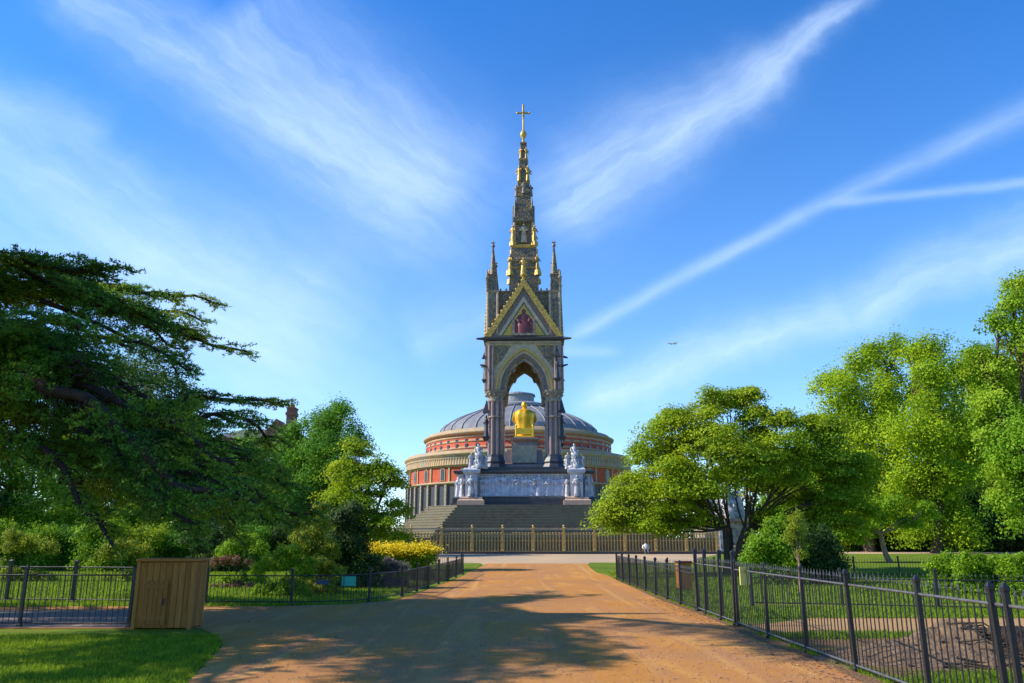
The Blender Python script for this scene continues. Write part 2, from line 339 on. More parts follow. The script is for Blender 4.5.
def tree(name, label, Y, base, lobes, lm, leaf=.2, cr=.8, n_leaf=70, flat=.5, dens=1., tr=.22, bark=None, group=None, fork=.45, stems=1, up=.5, cat='tree', inner=.25, twigs=2):
    bark = bark or BARK
    bx = W(base, 540, Y).x; root = empty(name, (bx, Y, gz(Y) - .03), label=label, cat=cat, group=group)
    o = Vector(root.location); wl = []
    for l in lobes:
        px, py, rp = l[:3]; dy = l[3] if len(l) > 3 else 0
        c = W(px, py, Y + dy); s = (Y * math.cos(PITCH) + (c.z - EYE) * math.sin(PITCH)) / FPX
        wl.append((tuple(c - o), rp * s))
    v, cl = crown_cloud(wl, cr, leaf, n_leaf, flat, dens, up, inner)
    if v[:, 2].min() < .02: v[:, 2] = np.maximum(v[:, 2], .02 + np.abs(v[:, 2]) * .02)
    npmesh('crown', v, 4, lm, root)
    tb = MB(); bb = MB()
    top = Vector(np.mean([c for c, r in wl], 0)); top.z *= fork
    low = min(c[2] - r for c, r in wl)
    forks = []
    for s_ in range(stems):
        if stems > 1:
            an = 2 * math.pi * s_ / stems + .4; tt = top + Vector((math.cos(an), math.sin(an) * .6, 0)) * top.z * .32; b0 = Vector((math.cos(an), math.sin(an), 0)) * tr * 1.1
        else: tt = top.copy(); b0 = Vector((0, 0, 0))
        tt.x = tt.x * .6 if stems == 1 else tt.x
        pts = [b0 - Vector((0, 0, .1)), b0 + Vector((0, 0, .08)), b0.lerp(tt, .3) + Vector((rnd.uniform(-.5, .5) * tr, 0, 0)), b0.lerp(tt, .65) + Vector((rnd.uniform(-1, 1) * tr, 0, 0)), tt]
        tb.tube(pts, [tr * 1.5, tr * 1.12, tr * .95, tr * .85, tr * .72], n=9); forks.append(tt)
    for c, r in wl:
        f = min(forks, key=lambda q: (q - Vector(c)).length); e = Vector(c)
        pts = limb(bb, f, e, tr * .36, tr * .10, .08, 6)
        near = sorted(range(len(cl)), key=lambda i: (cl[i, 0] - c[0]) ** 2 + (cl[i, 1] - c[1]) ** 2 + (cl[i, 2] - c[2]) ** 2 + rnd.random() * r * r)
        for i in near[:twigs * 4]: limb(bb, pts[rnd.choice((3, 4, 5))], Vector(cl[i, :3]), tr * .13, tr * .04, .08, 4, 3)
    tb.build('trunk', bark, root); bb.build('branches', bark, root)
    return root
def shrub(name, label, Y, lobes, lm, leaf=.09, cr=.25, n_leaf=60, flat=.7, dens=1.1, group=None, cat='shrub', up=.4):
    px = sum(l[0] for l in lobes) / len(lobes)
    gp = 341.5 - FPX * math.tan(math.atan2(gz(Y) - EYE, Y) - PITCH); lobes = list(lobes) + [(l[0], gp - l[2] * .55, l[2] * .95) for l in lobes if gp - l[1] > l[2] * .8]
    return tree(name, label, Y, px, lobes, lm, leaf, cr, n_leaf, flat, dens, .04, BARK, group, .35, 3, up, cat, .3, 1)

def sheet(name, m, rows, dz, kind='structure', **k):
    """rows: (Y, x0, x1) draped over the ground"""
    mb = MB(); vs = []; fs = []; nc = 6
    rr = []
    for a, b in zip(rows, rows[1:]):
        n = max(1, int((b[0] - a[0]) / 1.5)) if 28 < (a[0] + b[0]) / 2 < 70 else 1
        for i in range(n): t = i / n; rr.append(tuple(a[j] + (b[j] - a[j]) * t for j in range(3)))
    rr.append(rows[-1])
    for Y, x0, x1 in rr: vs += [(x0 + (x1 - x0) * i / nc, Y, gz(Y) + dz) for i in range(nc + 1)]
    for r in range(len(rr) - 1):
        for i in range(nc): q = r * (nc + 1) + i; fs.append((q, q + 1, q + nc + 2, q + nc + 1))
    return mb.add(vs, fs).build(name, m, None, kind=kind, **k)

# ================================================================== THE SETTING
ys = [-60, -20, 0, 10, 20, 28] + [30 + i * 1.5 for i in range(25)] + [70, 90, 120, 200, 400, 900, 2500, 6000]
xs = [-6000, -1500, -400, -120, -50, -25, -12, 0, 12, 25, 50, 120, 400, 1500, 6000]
g = MB(); g.add([(x, y, gz(y)) for y in ys for x in xs], [(j * len(xs) + i, j * len(xs) + i + 1, (j + 1) * len(xs) + i + 1, (j + 1) * len(xs) + i) for j in range(len(ys) - 1) for i in range(len(xs) - 1)])
g.build('ground', GRASS, kind='structure')

LF0, LF1 = Wg(205, 605), Wg(463, 574)          # line of the low left fence
XR = 4.42                                       # right fence
sheet('forecourt', PALEG, [(47, -3.6, 9.5), (52, -6.5, 12), (57, -9, 13), (58.5, -12, 14), (66, -20, 17), (72, -19, 17)], .006)
# main path, with its left edge following the fence and flaring into the side path
def lx(px, py): p = Wg(px, py); return (p.y, p.x)
EDGE = [(-3, -3.1), (4, -3.2), lx(188, 683), lx(205, 665), lx(221, 648), lx(222, 642), lx(213, 634), lx(200, 629)]
cur = [lx(300, 606), lx(350, 604.5), lx(392, 601), lx(415, 594.5), lx(440, 585), lx(464, 575.5)]
rows = [(y, x, XR - .05) for y, x in EDGE]
rows += [(EDGE[-1][0] + .02, -40, XR - .05), (19.6, -40, XR - .05), (19.9, -40, XR - .05)]
rows += [(y, x, XR - .05) for y, x in cur if y > 20] + [(40, -2.15, 4.1), (44, -1.8, 4.2), (48.6, -1.5, 4.6)]
sheet('gravel_path', GRAVEL, rows, .010)
sheet('side_path', GREYP, [(EDGE[-1][0] + .1, -40, -6.75), (19.85, -40, -8.2)], .016)
sheet('grass_strip', GRASS, [(44, -2.9, -1.9), (47.5, -3.4, -1.7), (49, -3.3, -1.9)], .014)
sheet('grass_strip', GRASS, [(44, 4.25, 9), (47, 4.3, 10), (49.5, 4.7, 10)], .014)
# right bed: earth, sandy track and grass between
sheet('earth_bed', DIRT, [(3, XR + .1, 14), (14.5, XR + .1, 26), (17.0, XR + .1, 30)], .008)
sheet('earth_verge', DIRT, [(3, XR - .22, XR + .2), (6, XR - .30, XR + .2), (8, XR - .16, XR + .2), (9.5, XR - .32, XR + .2), (11.5, XR - .14, XR + .2), (14, XR - .26, XR + .2), (18, XR - .12, XR + .2), (24, XR - .25, XR + .2), (30, XR - .1, XR + .2), (34, XR - .1, XR + .15)], .015)
sheet('sand_track', SAND, [(15.2, XR + .6, 40), (16.3, XR + .2, 40), (18.2, XR + 2.2, 40)], .014)
sheet('far_path', PALEG, [(66, 27, 36), (72, 28, 60), (84, 32, 80)], .014)
k = MB(); k.box(-17, 17, 65.2, 65.55, .3, gz(65.3) + .2); k.build('kerb', DARK, kind='structure')

# ---- grass blades where the lawns come close
def blades(name, n, fn, h, wd=.012):
    p = fn(n); n = len(p); a = RG.uniform(0, 2 * math.pi, n); hh = h * RG.uniform(.45, 1.3, n)
    dx = np.stack([np.cos(a), np.sin(a), np.zeros(n)], 1) * wd
    ln = np.stack([RG.normal(size=n) * .35, RG.normal(size=n) * .35, np.ones(n)], 1) * hh[:, None]
    return npmesh(name, np.stack([p - dx, p + dx, p + ln], 1), 3, BLADE, kind='stuff', label='short mown blades of green lawn grass', cat='grass')
def lawn_near(n):
    x = RG.uniform(-14, -3, n); y = RG.uniform(7, 15, n); ey = [e[0] for e in EDGE]; ex = [e[1] for e in EDGE]
    lim = np.interp(y, ey, ex) - .02; lim += .05 * np.sin(y * 9) + .04 * np.sin(y * 23)
    k_ = (x < lim) & (y < 14.9); return np.stack([x, y, np.zeros(n)], 1)[k_]
blades('grass', 190000, lawn_near, .055, .008)
def lawn_mid(n):
    x = RG.uniform(-26, -2.6, n); y = RG.uniform(21, 40, n); lim = np.interp(y, [c[0] for c in cur], [c[1] for c in cur]) - .4
    z = np.array([gz(v) for v in y]); k_ = x < lim; return np.stack([x, y, z], 1)[k_]
blades('grass', 110000, lawn_mid, .09, .016)
def lawn_right(n):
    x = RG.uniform(4.6, 30, n); y = np.concatenate([RG.uniform(17.9, 20.5, n // 3), RG.uniform(22, 40, n - n // 3)])
    z = np.array([gz(v) for v in y]); k_ = (x < y * .9); return np.stack([x, y, z], 1)[k_]
blades('grass', 110000, lawn_right, .10, .018)
def tufts(n):
    c = np.array([(5.2, 9.9), (5.9, 10.3), (5.6, 9.3), (6.3, 9.5), (6.2, 14.8), (7.5, 14.7), (8.4, 14.5), (5.3, 14.6), (13, 13.4), (14.5, 13.6), (16, 14)]); i = RG.integers(0, len(c), n)
    p = c[i] + RG.normal(size=(n, 2)) * np.array([.45, .16]); p[:, 0] = np.maximum(p[:, 0], XR + .1); return np.stack([p[:, 0], p[:, 1], np.zeros(n)], 1)
blades('grass', 26000, tufts, .09, .010)
def fringe(n):
    y = RG.uniform(5, 36, n); x = XR - .02 + np.abs(RG.normal(size=n)) * .10; z = np.array([gz(v) for v in y])
    k_ = np.sin(y * 3.1) + np.sin(y * 7.7) + RG.normal(size=n) * .4 > .3; return np.stack([x, y, z], 1)[k_]
blades('grass', 16000, fringe, .07, .010)

# ================================================================== MONUMENT
MX, MY = 1.40, 88.0
mon = empty('memorial_monument', (MX, MY, 0), R(-1.5), label='tall ornate gothic memorial with spire, golden gables and marble frieze above stone steps', cat='monument')
def part(mb, name, m, parent=mon, **k): return mb.build(name, m, parent, **k)
# --- steps: real treads, octagonal plan (square with cut corners)
def octo(S, a, z): return [(-a, -S, z), (a, -S, z), (S, -a, z), (S, a, z), (a, S, z), (-a, S, z), (-S, a, z), (-S, -a, z)]
z_top, z_bot = ZY(505, 79), .4
ST = MB(); n = 17; rings = []
for i in range(n + 1):
    t = i / n; z = z_bot + (z_top - z_bot) * t; S = 15.9 + (9.3 - 15.9) * t; a = 9.4 + (6.35 - 9.4) * t
    rings.append(octo(S, a, z))
    if i < n: z2 = z_bot + (z_top - z_bot) * (i + 1) / n; rings += [octo(S, a, z2 - .09), octo(S + .03, a + .01, z2 - .085), octo(S + .03, a + .01, z2)]
ST.loft(rings)
st = ST.build('memorial_steps', STEP, None, label='broad pyramid of worn stone steps under the memorial behind the railing', cat='steps'); st.location = (MX, MY, 0); st.rotation_euler = (0, 0, R(-1.5))
# --- podium
zf0, zf1 = ZY(497, 80.9), ZY(473.5, 80.9)
part(MB().sq([(7.35, z_top - .2), (7.35, z_top + .25), (7.2, z_top + .3), (7.2, zf0 - .12), (7.0, zf0)]), 'podium_base', DARK)
part(MB().sq([(6.7, zf0), (6.7, zf1)]), 'podium_wall', FRIEZE)
part(MB().sq([(7.05, zf1), (7.15, zf1 + .12), (7.15, zf1 + .3), (6.3, zf1 + .42), (6.3, ZY(467, 82))]), 'podium_cornice', DARK)
def robed(mb, x, y, z, h, rz=0, wide=1., arm=0, lean=0):
    """standing draped figure with head, shoulders, arms and folds"""
    s = len(mb.v); k = h / 1.75
    pr = [(.30, 0), (.27, .25), (.22, .75), (.19, .98), (.21, 1.2), (.24, 1.38), (.19, 1.47), (.07, 1.52), (.06, 1.56)]
    n = 10; rings = []
    for r, zz in pr: rings.append([(r * k * wide * (1 + .10 * math.cos(5 * a)) * math.cos(a) * (1.15 if zz > 1.1 else 1), r * k * .72 * (1 + .12 * math.cos(5 * a)) * math.sin(a), zz * k) for a in [2 * math.pi * i / n for i in range(n)]])
    mb.loft(rings, smooth=True); mb.ball((0, -.02 * k, 1.65 * k), .105 * k, 8, 6, sz=1.2)
    for sd in (-1, 1):
        e = (sd * (.34 + .12 * arm) * k, -.10 * k, (1.08 + .15 * arm) * k); hnd = (sd * (.20 + .4 * arm) * k, -.26 * k, (1.02 + .45 * arm) * k)
        mb.tube([(sd * .23 * k, 0, 1.38 * k), e, hnd], [.075 * k, .06 * k, .045 * k], 6)
    mb.xf(Matrix.Translation((x, y, z)) @ Matrix.Rotation(rz, 4, 'Z') @ Matrix.Rotation(lean, 4, 'X'), s)
def seated(mb, x, y, z, h, rz=0):
    s = len(mb.v); k = h / 1.35
    rings = [[(r * k * math.cos(a), (r * .75 * math.sin(a) + oy) * k, zz * k) for a in [2 * math.pi * i / 10 for i in range(10)]] for r, zz, oy in
             [(.30, 0, -.30), (.30, .3, -.30), (.33, .48, -.22), (.27, .6, -.04), (.2, .75, .02), (.24, 1.0, .02), (.19, 1.08, .02), (.07, 1.13, .02)]]
    mb.loft(rings, smooth=True); mb.ball((0, 0, 1.24 * k), .11 * k, 8, 6, sz=1.2)
    for sd in (-1, 1): mb.tube([(sd * .23 * k, 0, 1.0 * k), (sd * .34 * k, -.08 * k, .78 * k), (sd * .25 * k, -.38 * k, .62 * k)], [.075 * k, .06 * k, .05 * k], 6)
    mb.xf(Matrix.Translation((x, y, z)) @ Matrix.Rotation(rz, 4, 'Z'), s)
fr = MB()
for side in range(4):
    s0 = len(fr.v); nfig = 38
    for i in range(nfig):
        robed(fr, -6.2 + 12.4 * i / (nfig - 1) + rnd.uniform(-.05, .05), -6.72 - rnd.uniform(0, .12), zf0 + .12, 1.95 + rnd.uniform(-.15, .28), rnd.uniform(-.6, .6), 1.1, rnd.choice((0, 0, .3, .6)))
    fr.box(-6.6, 6.6, -6.82, -6.7, zf0, zf0 + .14); fr.box(-6.6, 6.6, -6.84, -6.7, zf1 - .13, zf1 - .004)
    fr.xf(Matrix.Rotation(side * math.pi / 2, 4, 'Z'), s0)
part(fr, 'frieze', FRIEZE)
# --- corner piers with standing marble figures
for cx in (-1, 1):
    for cy in (-1, 1):
        p = MB(); X, Yc = cx * 5.3, cy * 6.95
        p.sq([(1.35, z_top - .1), (1.35, z_top + .5), (1.15, z_top + .62), (1.15, zf0 - .1), (.95, zf0)], X, Yc)
        pr = part(p, 'corner_pier', WARMST)
        q = MB(); q.sq([(.6, zf0 + .003), (.6, zf1 - .1), (.86, zf1 + .05), (.9, zf1 + .35), (.7, zf1 + .55)], X, Yc); q.build('pier_shaft', FRIEZE, pr)
        q = MB()
        for a in range(4): robed(q, X + .95 * math.cos(a * math.pi / 2), Yc + .95 * math.sin(a * math.pi / 2), zf0 + .02, 2.05, a * math.pi / 2 + math.pi / 2, 1.1, .2)
        q.build('pier_figures', MARBLE, pr)
# --- canopy columns
zc0, zc1 = ZY(468, 84), ZY(391, 84)
CW = 3.12
for cx in (-1, 1):
    for cy in (-1, 1):
        X, Yc = cx * CW, cy * CW
        c = MB(); c.lathe([(.62, zc0 + 1.3), (.60, zc1 - .9)], X, Yc, 12)
        for a in range(8):
            an = a * math.pi / 4 + math.pi / 8; c.lathe([(.2, zc0 + 1.4), (.19, zc1 - .8)], X + .66 * math.cos(an), Yc + .66 * math.sin(an), 8)
        co = part(c, 'column', PORPH)
        MB().lathe([(1.3, zc0 - .3), (1.3, zc0 + .1), (1.1, zc0 + .5), (1.15, zc0 + .7), (.95, zc0 + 1.2), (.92, zc0 + 1.45)], X, Yc, 8, math.pi / 8, smooth=False).build('column_base', DARK, co)
        cp = MB(); cp.lathe([(.84, zc1 - 1.1), (.9, zc1 - 1.0), (.84, zc1 - .9), (.86, zc1 - .6), (1.12, zc1 - .15), (1.2, zc1 - .05), (1.2, zc1 + .12)], X, Yc, 16, math.pi / 8)
        for a in range(12): cp.ball((X + 1.02 * math.cos(a * math.pi / 6), Yc + 1.02 * math.sin(a * math.pi / 6), zc1 - .35), .16, 6, 4)
        cp.build('capital', GSTONE, co)
        for bz in (zc0 + 5.4,): MB().lathe([(.9, bz), (.92, bz + .05), (.92, bz + .12), (.9, bz + .16)], X, Yc, 16).build('shaft_ring', GSTONE, co)
        f = MB(); o1 = Matrix.Translation((cx * 1.0, cy * .2, 0)); robed(f, X + cx * .95, Yc + cy * .1, zc0 + 3.4, 2.3, math.pi / 2 * cx, .9, .2); f.sq([(.3, zc0 + 3.0), (.42, zc0 + 3.4)], X + cx * .95, Yc + cy * .1); f.sq([(.4, zc0 + 6.0), (.3, zc0 + 6.3), (.03, zc0 + 7.4)], X + cx * .95, Yc + cy * .1)
        f.build('column_statue', DARK, co)
# --- arches
za0, za1 = zc1 + .12, ZY(341, 84)
H0 = 4.05
def arch_z(t): return (1 - t) ** .52 * (1 + .22 * t)
def arch_wall(mb, w, ap, y0, y1, x_out, z_out, trefoil=False, zs=None):
    """wall strip between the arch curve and a straight top / outer curve"""
    zs = za0 if zs is None else zs; n = 28; cu = []
    for i in range(n + 1):
        x = -w + 2 * w * i / n; t = min(1, abs(x) / w); z = zs + (ap - zs) * arch_z(t)
        if trefoil: z -= .45 * math.exp(-((t - .55) / .10) ** 2)
        cu.append((x, z))
    top = z_out
    xo = [(-x_out, zs)] + cu + [(x_out, zs)]
    vs = []; fs = []
    for x, z in [(-x_out, zs), (-w - .0001, zs)] + cu + [(w + .0001, zs), (x_out, zs)]:
        for yq in (y0, y1): vs += [(x, yq, z), (x, yq, top)]
    m = len(vs) // 4
    for i in range(m - 1):
        a = 4 * i; b = a + 4
        fs += [(a, b, b + 1, a + 1), (a + 2, a + 3, b + 3, b + 2), (a, a + 2, b + 2, b), (a + 1, b + 1, b + 3, a + 3)]
    fs += [(0, 1, 3, 2), (4 * m - 4, 4 * m - 2, 4 * m - 1, 4 * m - 3)]
    mb.add(vs, fs)
def arch_band(mb, w0, a0, w1, a1, y0, y1):
    n = 32; vs = []; fs = []
    for i in range(n + 1):
        q = -1 + 2 * i / n; t = abs(q); zf = arch_z(t)
        for yq in (y0, y1): vs += [(q * w0, yq, za0 + (a0 - za0) * zf), (q * w1, yq, za0 + (a1 - za0) * zf)]
    for i in range(n):
        a = 4 * i; b = a + 4
        fs += [(a, b, b + 1, a + 1), (a + 2, a + 3, b + 3, b + 2), (a, a + 2, b + 2, b), (a + 1, b + 1, b + 3, a + 3)]
    fs += [(0, 1, 3, 2), (4 * n, 4 * n + 2, 4 * n + 3, 4 * n + 1)]
    mb.add(vs, fs)
apx = 20.75
zg0, zg1 = ZY(336, 83.7), ZY(279, 83.7)
for side in range(4):
    rot = Matrix.Rotation(side * math.pi / 2, 4, 'Z')
    a = MB(); arch_wall(a, 3.0, 21.9, -H0, -H0 + .5, 4.05 if side % 2 == 0 else 3.5, za1); aw = part(a.xf(rot), 'arch_wall', STONE)
    b = MB(); arch_wall(b, 1.95, apx + .1, -H0 + .9, -H0 + 1.5, 3.0, za1 - .4, True); b.xf(rot).build('inner_arch', GSTONE, aw)
    for (w0, a0, w1, a1, yy0, m, nm) in ((3.15, 22.05, 2.92, 21.8, -H0 - .1, GOLDM, 'arch_moulding'), (2.92, 21.8, 2.6, 21.45, -H0 + .1, STONE, 'arch_moulding'),
                                         (2.6, 21.45, 2.3, 21.1, -H0 + .3, MOSAIC, 'arch_moulding'), (2.3, 21.1, 2.0, apx - .05, -H0 + .55, GSTONE, 'arch_moulding')):
        q = MB(); arch_band(q, w0, a0, w1, a1, yy0, -H0 + 1.0); q.xf(rot).build(nm, m, aw)
    # spandrels
    for sd in (-1, 1):
        q = MB(); q.prism([(sd * 3.2, ZY(368, 84)), (sd * 3.2, za1 - .55), (sd * 1.45, za1 - .55), (sd * 2.3, ZY(358.5, 84))][::sd], -H0 - .06, -H0 - .003); q.xf(rot).build('spandrel_mosaic', LEADM, aw)
        q = MB(); q.box(min(sd * 3.22, sd * 3.3), max(sd * 3.22, sd * 3.3), -H0 - .09, -H0 - .003, ZY(368, 84), za1 - .45); q.box(min(sd * 1.3, sd * 3.2), max(sd * 1.3, sd * 3.2), -H0 - .09, -H0 - .003, za1 - .53, za1 - .45); q.xf(rot).build('spandrel_border', AGED, aw)
        q = MB(); q.lathe([(.16, za0), (.15, za1 - .5)], sd * 3.75, -H0 - .12, 8); q.lathe([(.14, za0), (.13, za1 - .5)], sd * 3.4, -H0 - .15, 8); q.xf(rot).build('shaft', PORPH, aw)
    q = MB(); q.box(-3.9, 3.9, -H0 - .07, -H0 - .003, za1 - .32, za1 - .02)
    for i in range(24): q.box(-3.8 + i * .325, -3.62 + i * .325, -H0 - .16, -H0 - .07, za1 - .28, za1 - .08)
    q.xf(rot).build('dentil_band', STONE, aw)
    # corner tabernacle figures at arch level
    q = MB(); robed(q, -4.2, -3.6, za0 + 1.2, 2.2, 0, .9); q.sq([(.26, za0 + .9), (.4, za0 + 1.2)], -4.2, -3.6); q.sq([(.35, za0 + 3.6), (.04, za0 + 4.6)], -4.2, -3.6); q.xf(rot).build('corner_statue', DARK, aw)
    # gable
    G = MB(); G.prism([(-4.1, zg0), (4.1, zg0), (0, zg1)], -H0 - .05, -H0 + .4); gb = part(G.xf(rot), 'gable', MOSAIC)
    hh = zg1 - zg0
    def tri(s, dz=0, top=0): return [(-4.1 * s, zg0 + dz), (4.1 * s, zg0 + dz), (0, zg0 + dz + hh * s)]
    t = MB()
    for sd in (-1, 1):
        t.prism([(sd * 4.3, zg0 - .05), (sd * 3.62, zg0 - .05), (0, zg1 - .95), (0, zg1 + .15)][::sd], -H0 - .30, -H0 - .053)
        for i in range(13):
            u_ = (i + .5) / 13; t.ball((sd * 4.22 * (1 - u_), -H0 - .17, zg0 + hh * u_ + .12), .15, 6, 4)
    t.xf(rot).build('gable_trim', AGED, gb)
    t = MB()
    for sd in (-1, 1): t.prism([(sd * 2.85, zg0 + .1), (sd * 2.45, zg0 + .1), (0, zg0 + hh * .60), (0, zg0 + hh * .70)][::sd], -H0 - .16, -H0 - .053)
    t.xf(rot).build('gable_moulding', STONE, gb)
    t = MB(); t.prism([(-2.3, zg0 + .12), (2.3, zg0 + .12), (0, zg0 + hh * .56)], -H0 - .12, -H0 - .053); t.xf(rot).build('gold_panel', GOLDM, gb)
    t = MB(); seated(t, 0, 0, zg0 + .35, 2.7, 0); t.xf(Matrix.Translation((0, -H0 - .16, 0)) @ Matrix.Diagonal((1, .22, 1, 1))); t.box(-1.05, 1.05, -H0 - .2, -H0 - .12, zg0 + .3, zg0 + 1.9); t.xf(rot).build('mosaic_figure', REDM, gb)
    t = MB(); t.box(-1.3, 1.3, -H0 - .4, -H0 - .05, zg0 + .05, zg0 + .32); t.box(-1.25, -1.0, -H0 - .25, -H0 - .12, zg0 + .32, zg0 + 2.0); t.box(1.0, 1.25, -H0 - .25, -H0 - .12, zg0 + .32, zg0 + 2.0); t.xf(rot).build('figure_base', GSTONE, gb)
    # finial above the gable
    t = MB(); zt = zg1; t.lathe([(.22, zt - .2), (.16, zt + .3), (.42, zt + .5), (.42, zt + .62), (.2, zt + .75)], 0, -H0, 8); robed(t, 0, -H0, zt + .7, 1.9, 0, 1.1, .3); t.xf(rot).build('gable_finial', AGED, gb)
    # roof slopes behind the gable
    t = MB(); t.prism([(-3.9, zg0), (3.9, zg0), (0, zg1 - .35)], -H0 + .4, 0); t.xf(rot).build('roof', LEADM, gb)
zcor = ZY(339, 84)
c = MB(); c.sq([(4.05, za1), (4.45, za1 + .1), (4.5, za1 + .32), (4.3, zg0 - .05)]); part(c, 'cornice', DARK)
gg = MB()
for cx in (-1, 1):
    for cy in (-1, 1):
        gg.tube([(cx * 4.3, cy * 4.3, za1 + .2), (cx * 5.15, cy * 4.75, za1 + .1)], [.2, .1], 6)
        gg.tube([(cx * 4.1, cy * 4.1, za0 + 2.6), (cx * 4.75, cy * 4.4, za0 + 2.7)], [.16, .08], 6)
part(gg, 'gargoyles', DARK)
c = MB(); c.sq([(3.6, za1 - .38), (3.6, za1 - .004)]); part(c, 'vault', MOSAIC)
# --- corner turrets and pinnacles
zp0, zp1 = ZY(291, 84), ZY(239, 84)
for cx in (-1, 1):
    for cy in (-1, 1):
        X, Yc = cx * 3.45, cy * 3.45
        c = MB(); c.sq([(.62, zg0), (.62, zg0 + .3), (.5, zg0 + .35), (.5, zp0 - .3), (.66, zp0 - .1), (.66, zp0 + .05), (.46, zp0 + .1)], X, Yc)
        tu = part(c, 'turret', GSTONE)
        for ax, ay in ((-1, -1), (1, -1), (1, 1), (-1, 1)): MB().lathe([(.15, zg0 + .3), (.14, zp0 - .1)], X + ax * .54, Yc + ay * .54, 8).build('turret_shaft', STONE, tu)
        for ax, ay in ((0, -1), (0, 1), (-1, 0), (1, 0)): MB().box(X + ax * .505 - .14, X + ax * .505 + .14, Yc + ay * .505 - .14, Yc + ay * .505 + .14, zg0 + .9, zp0 - .9, .02).build('niche_shade_block', LEADM, tu)  # raised dark blocks; the recess's shade is put into their colour
        MB().sq([(.46, zp0 + .1), (.4, zp0 + 1.9), (.5, zp0 + 2.0), (.38, zp0 + 2.1)], X, Yc).build('turret_stage', LEADM, tu)
        s = MB(); s.lathe([(.42, zp0 + 2.1), (.2, zp0 + 4.3), (.09, zp1 - .8), (.2, zp1 - .7), (.2, zp1 - .5), (.06, zp1 - .4), (.05, zp1)], X, Yc, 8); s.box(X - .22, X + .22, Yc - .05, Yc + .05, zp1 - .3, zp1 - .18)
        s.build('pinnacle', LEADM, tu)
        for ax, ay in ((cx, -1), (cx, 1)):
            q = MB(); xx, yy_ = X + ax * .62, Yc + ay * .45; q.lathe([(.17, zp0 - .3), (.15, zp0 + 1.5), (.24, zp0 + 1.55), (.2, zp0 + 1.75), (.1, zp0 + 1.9), (.13, zp0 + 2.2), (.02, zp0 + 2.6)], xx, yy_, 8); q.build('small_pinnacle', GSTONE, tu)
        # niche walls between turret and gable
for side in range(4):
    rot = Matrix.Rotation(side * math.pi / 2, 4, 'Z'); q = MB(); q.box(-3.0, 3.0, -3.35, -3.0, zg0, zp0 - .02); q.box(-3.1, 3.1, -3.5, -2.9, zp0 - .02, zp0 + .22)
    for i in range(9):
        if i not in (3, 4, 5): q.box(-2.7 + i * .65, -2.5 + i * .65, -3.4, -3.2, zp0 + .22, zp0 + .5)
    part(q.xf(rot), 'parapet', LEADM)
# --- spire
def zs(y): return ZY(y, 88)
sp = MB(); sp.sq([(1.72, zs(300)), (1.62, zs(268)), (1.74, zs(266)), (1.74, zs(264)), (1.55, zs(262)), (1.42, zs(252))]); s1 = part(sp, 'spire_base', LEADM)
MB().sq([(1.43, zs(252)), (1.52, zs(251)), (1.54, zs(249.5)), (1.2, zs(248))]).build('gilt_cornice', AGED, s1); q = MB(); q.sq([(1.62, zs(273)), (1.72, zs(272.6)), (1.76, zs(271.9)), (1.6, zs(271.6))]); q.build('gilt_cornice', AGED, s1)
sp = MB(); sp.sq([(.92, zs(248)), (.88, zs(228)), (1.22, zs(226)), (1.18, zs(221))]); s2 = part(sp, 'spire_lantern', LEADM)
for cx in (-1, 1):
    for cy in (-1, 1):
        q = MB(); q.lathe([(.17, zs(248)), (.15, zs(226))], cx * 1.08, cy * 1.08, 8); q.build('lantern_shaft', STONE, s2)
for side in range(4):
    rot = Matrix.Rotation(side * math.pi / 2 + math.pi / 4, 4, 'Z'); q = MB(); robed(q, 0, -1.78, zs(246), 2.1, 0, .85, .1); q.sq([(.30, zs(250)), (.30, zs(246))], 0, -1.78); q.xf(rot).build('gilt_statue', AGED, s2)
    q = MB(); robed(q, 0, -1.0, zs(246), 2.4, 0, 1, .1); q.xf(Matrix.Rotation(side * math.pi / 2, 4, 'Z')).build('stone_statue', STONE, s2)
    q = MB(); robed(q, 0, -2.22, zs(275), 1.9, 0, .85, .1); q.sq([(.34, zs(280)), (.30, zs(275))], 0, -2.22); q.xf(rot).build('gilt_statue', AGED, s2)
    q = MB(); q.prism([(-1.2, zs(225)), (1.2, zs(225)), (0, zs(206))], -1.3, -1.1); q.xf(Matrix.Rotation(side * math.pi / 2, 4, 'Z')).build('gablet', LEADM, s2)
    q = MB(); q.lathe([(.2, zs(224)), (.16, zs(212)), (.02, zs(200))], 1.0 * (1 if side % 2 else -1), 1.0 * (1 if side < 2 else -1), 6); q.build('small_pinnacle', LEADM, s2)
sp = MB(); sp.sq([(1.15, zs(221)), (.82, zs(200)), (.88, zs(199)), (.88, zs(197.5)), (.70, zs(196)), (.62, zs(186))]); s3 = part(sp, 'spire_shaft', LEADM)
q = MB()
for side in range(4): robed(q, .85 * math.cos(side * math.pi / 2), .85 * math.sin(side * math.pi / 2), zs(196.5), 1.5, 0, 1, 0)
q.build('shaft_statues', GSTONE, s3)
sp = MB(); sp.sq([(.66, zs(186)), (.72, zs(185)), (.58, zs(183)), (.48, zs(163)), (.58, zs(161.5)), (.40, zs(159)), (.30, zs(146)), (.42, zs(144.8)), (.38, zs(143.5)), (.16, zs(142))]); s4 = part(sp, 'spire_top', LEADM)
for side in range(4):
    q = MB(); an = side * math.pi / 2 + math.pi / 4; robed(q, .72 * math.cos(an), .72 * math.sin(an), zs(183), 2.0, an + math.pi / 2, .8, .35); q.build('gilt_angel', AGED, s4)
    q = MB(); robed(q, .45 * math.cos(an), .45 * math.sin(an), zs(159.5), 1.45, an + math.pi / 2, .7, .2); q.build('gilt_angel', AGED, s4)
